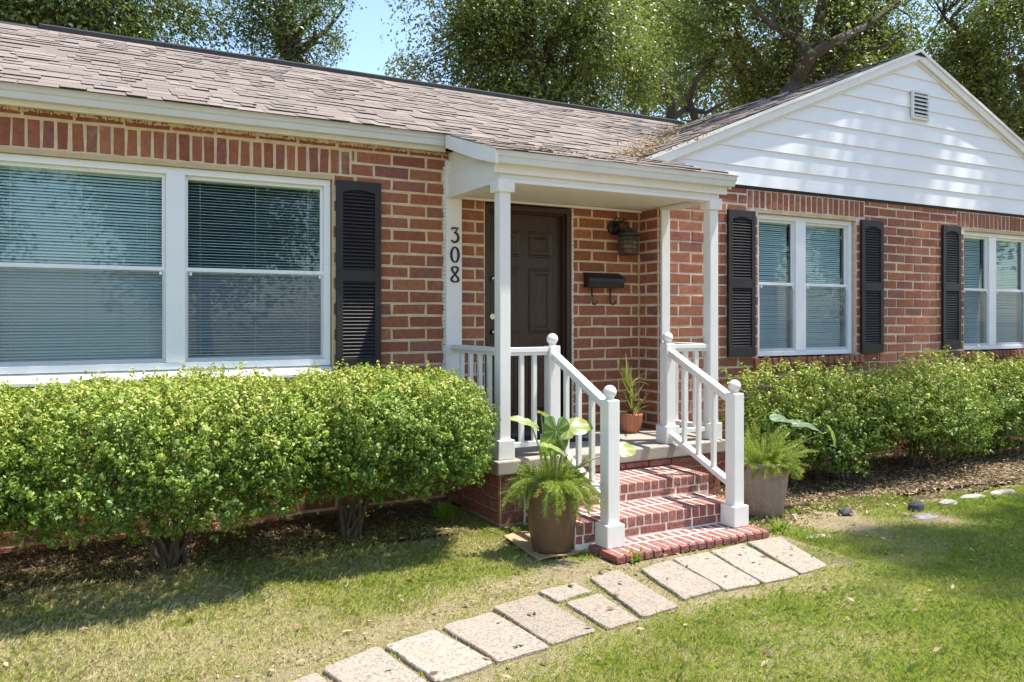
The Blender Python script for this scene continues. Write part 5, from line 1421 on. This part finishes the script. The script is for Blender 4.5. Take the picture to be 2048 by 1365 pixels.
# ================================================================== TREES
def tree(name, base, cc, rad, nclump, per, size, mat, label, seed, trunk_r=0.22, spread=0.42, limbs=9, low=-0.97, aspect=0.5, group=None, hollow=0.35, flat=0.75, extra=()):
    rng = np.random.default_rng(seed); r = random.Random(seed)
    root = empty(name, base); tag(root, label, 'tree', group)
    cc = np.array(cc, float); rad = np.array(rad, float)
    C = []
    while len(C) < nclump:
        d = rng.normal(size=3); d /= np.linalg.norm(d)
        if d[2] < low: continue
        q = rng.uniform(hollow, 1.0) ** 0.6 * (0.82 + 0.3 * math.sin(5 * d[0] + seed) * math.cos(4 * d[1] + 2 * d[2]))
        C.append(cc + d * rad * q)
    C = np.array(C)
    wood = MB()
    top = Vector(cc - np.array([0, 0, rad[2] * 0.55])); b0 = Vector(base)
    mid = b0.lerp(top, 0.5) + Vector((r.uniform(-0.2, 0.2), r.uniform(-0.2, 0.2), 0))
    wood.tube([b0 - Vector((0, 0, 0.1)), b0 + Vector((0, 0, 0.3)), mid, top], [trunk_r * 1.5, trunk_r * 1.05, trunk_r * 0.85, trunk_r * 0.75], 10)
    nodes = []
    for k in range(limbs):
        a = 2 * math.pi * k / limbs + r.uniform(-0.3, 0.3); el = r.uniform(-0.1, 1.2)
        d = np.array([math.cos(a) * math.cos(el), math.sin(a) * math.cos(el), math.sin(el)])
        e = Vector(cc + d * rad * r.uniform(0.6, 0.9)); p = top.copy(); n = 7; path = [p]
        for i in range(1, n + 1):
            q = i / n; pt = top.lerp(e, q) + Vector((r.uniform(-1, 1), r.uniform(-1, 1), r.uniform(-0.6, 0.9))) * (0.09 * float(rad.mean()) * math.sin(math.pi * q) )
            path.append(pt)
        rr2 = [trunk_r * 0.55 * (1 - 0.85 * i / n) + 0.012 for i in range(n + 1)]
        wood.tube(path, rr2, 7); nodes += path[1:]
    for path, r0 in extra:
        wood.tube(path, [r0 * (1 - 0.7 * i / (len(path) - 1)) for i in range(len(path))], 8); nodes += [Vector(p) for p in path]
    Nd = np.array([tuple(p) for p in nodes])
    for c in C:
        j = int(np.argmin(((Nd - c) ** 2).sum(1))); a = Vector(Nd[j]); e = Vector(c)
        mpt = a.lerp(e, 0.5) + Vector((r.uniform(-0.15, 0.15), r.uniform(-0.15, 0.15), r.uniform(-0.05, 0.2)))
        wood.tube([a, mpt, e], [0.034, 0.02, 0.008], 5, cap=False)
        for s_ in range(3): wood.tube([mpt.lerp(e, r.random()), e + Vector((r.gauss(0, 1), r.gauss(0, 1), r.gauss(0, 0.6))) * spread * 0.8], [0.010, 0.004], 4, cap=False)
    wood.build('trunk', M_BARK, root)
    cl_s = rng.uniform(0.55, 1.25, nclump) * spread
    idx = np.repeat(np.arange(nclump), per)
    off = rng.normal(size=(len(idx), 3)); off *= np.minimum(1, 1.9 / (np.linalg.norm(off, axis=1)[:, None] + 1e-9)); off[:, 2] *= flat
    P = C[idx] + off * cl_s[idx][:, None]
    # leaves sit in little sprays
    g = rng.integers(0, len(P), len(P) // 2); P[: len(g)] = P[g][: len(g)] + rng.normal(0, size * 0.9, (len(g), 3))
    out = (P - cc) / rad
    V, F_ = leaf_cloud(P, out * 0.5 + off * 0.35 + np.array([0.1, -0.1, 0.6]), size, aspect, rng, 0.55, 0.1)
    ctone = rng.normal(0, 0.17, nclump)[idx]
    me = npmesh('crown', V, F_, mat, np.clip(rng.normal(0.45, 0.15, len(P)) + ctone, 0, 1)); o = link('crown', me); adopt(o, root)
    return root
def spot(px, py, depth):
    p = CAM + (ray(px, py)) * depth; return p
def tree_at(px, py, depth, rad, **kw):
    c = spot(px, py, depth); base = (c[0] + kw.pop('bx', 0.0), c[1] + kw.pop('by', 0.0), 0.0)
    return tree(cc=c, base=base, rad=rad, **kw)
TG = 'trees behind the house'
def limb(pts, depth, bow=0.5): return [tuple(spot(x, y, depth + bow * math.sin(1.7 * i))) for i, (x, y) in enumerate(pts)]
LIMBS = [(limb([(1338, 320), (1340, 262), (1343, 215), (1330, 170), (1306, 140), (1290, 95)], 19.6), 0.17), (limb([(1341, 240), (1372, 218), (1412, 226), (1450, 205)], 19.6), 0.10),
         (limb([(1420, 300), (1392, 245), (1378, 200), (1392, 160), (1425, 118)], 20.2), 0.13), (limb([(1560, 215), (1590, 165), (1622, 112), (1672, 82), (1735, 52), (1800, 5)], 19.0), 0.20),
         (limb([(1622, 112), (1590, 75), (1545, 52), (1500, 10)], 19.0), 0.14), (limb([(1672, 82), (1700, 100), (1760, 96), (1810, 70)], 19.0), 0.08), (limb([(1655, 200), (1668, 140), (1700, 98)], 19.4), 0.10)]
tree_at(120, 0, 17, (3.5, 3.5, 3.2), name='oak_tree', nclump=260, per=330, size=0.10, mat=M_OAKA, label='dense dark green oak behind the left end of the roof', seed=41, group=TG, spread=0.5)
tree_at(580, 30, 19, (1.55, 1.8, 2.0), name='oak_tree', nclump=80, per=190, size=0.085, mat=M_OAKA, label='sparse tree with open branches against the sky above the roof ridge', seed=42, group=TG, spread=0.34, trunk_r=0.16, limbs=8)
tree_at(1080, 90, 17, (3.1, 2.6, 2.9), name='oak_tree', nclump=215, per=340, size=0.085, mat=M_OAKB, label='broad light green oak behind the middle of the roof', seed=43, group=TG, spread=0.42)
tree_at(1590, 70, 22, (5.4, 3.6, 4.2), name='oak_tree', nclump=225, per=380, size=0.11, mat=M_OAKB, label='large spreading oak with dark heavy limbs behind the gable', seed=44, group=TG, spread=0.5, trunk_r=0.42, limbs=11, extra=LIMBS)
tree_at(2050, 130, 19, (2.4, 2.6, 3.4), name='oak_tree', nclump=150, per=320, size=0.10, mat=M_OAKB, label='pale green oak at the right edge beyond the gable', seed=45, group=TG, spread=0.45)
tree_at(1290, 90, 30, (4.5, 3.0, 4.2), name='oak_tree', nclump=110, per=200, size=0.15, mat=M_OAKA, label='farther darker oak glimpsed low between the two big crowns', seed=46, group=TG, spread=0.6)
tree_at(2560, 180, 26, (4.5, 3.5, 4.6), name='oak_tree', nclump=120, per=200, size=0.16, mat=M_OAKA, label='dark oak farther right, outside the picture', seed=47, group=TG, spread=0.7)
# street trees outside the frame: they shade the lawn and gable and show in the window glass
OG = 'street trees facing the house'
tree('oak_tree', (17.0, -5.0, 0), (12.9, -0.7, 14.3), (4.2, 2.5, 1.6), 20, 220, 0.24, M_OAKB, 'spreading oak in front of the gable, outside the right edge of the picture', 51, 0.3, 0.5, 9, group=OG)
tree('oak_tree', (15.0, -8.5, 0), (11.55, -5.7, 13.2), (1.7, 1.25, 1.2), 34, 200, 0.22, M_OAKB, 'oak over the right side of the lawn, outside the picture', 52, 0.28, 0.45, 8, group=OG)
for i, (x, y, rx, rz) in enumerate(((4.5, -27, 5, 5), (-6, -29, 5, 4.5), (15, -25, 5, 4.5), (27, -23, 6, 5), (39, -22, 6, 5))):
    tree('oak_tree', (x, y, 0), (x, y, 6.0 + (i % 2)), (rx, 4, rz), 170, 110, 0.30, M_OAKA, ['street oak straight across from the wide window', 'street oak across the road on the left', 'street oak across the road on the right', 'street oak far down the road on the right', 'street oak farthest down the road'][i], 60 + i, 0.3, 0.8, 8, group=OG)
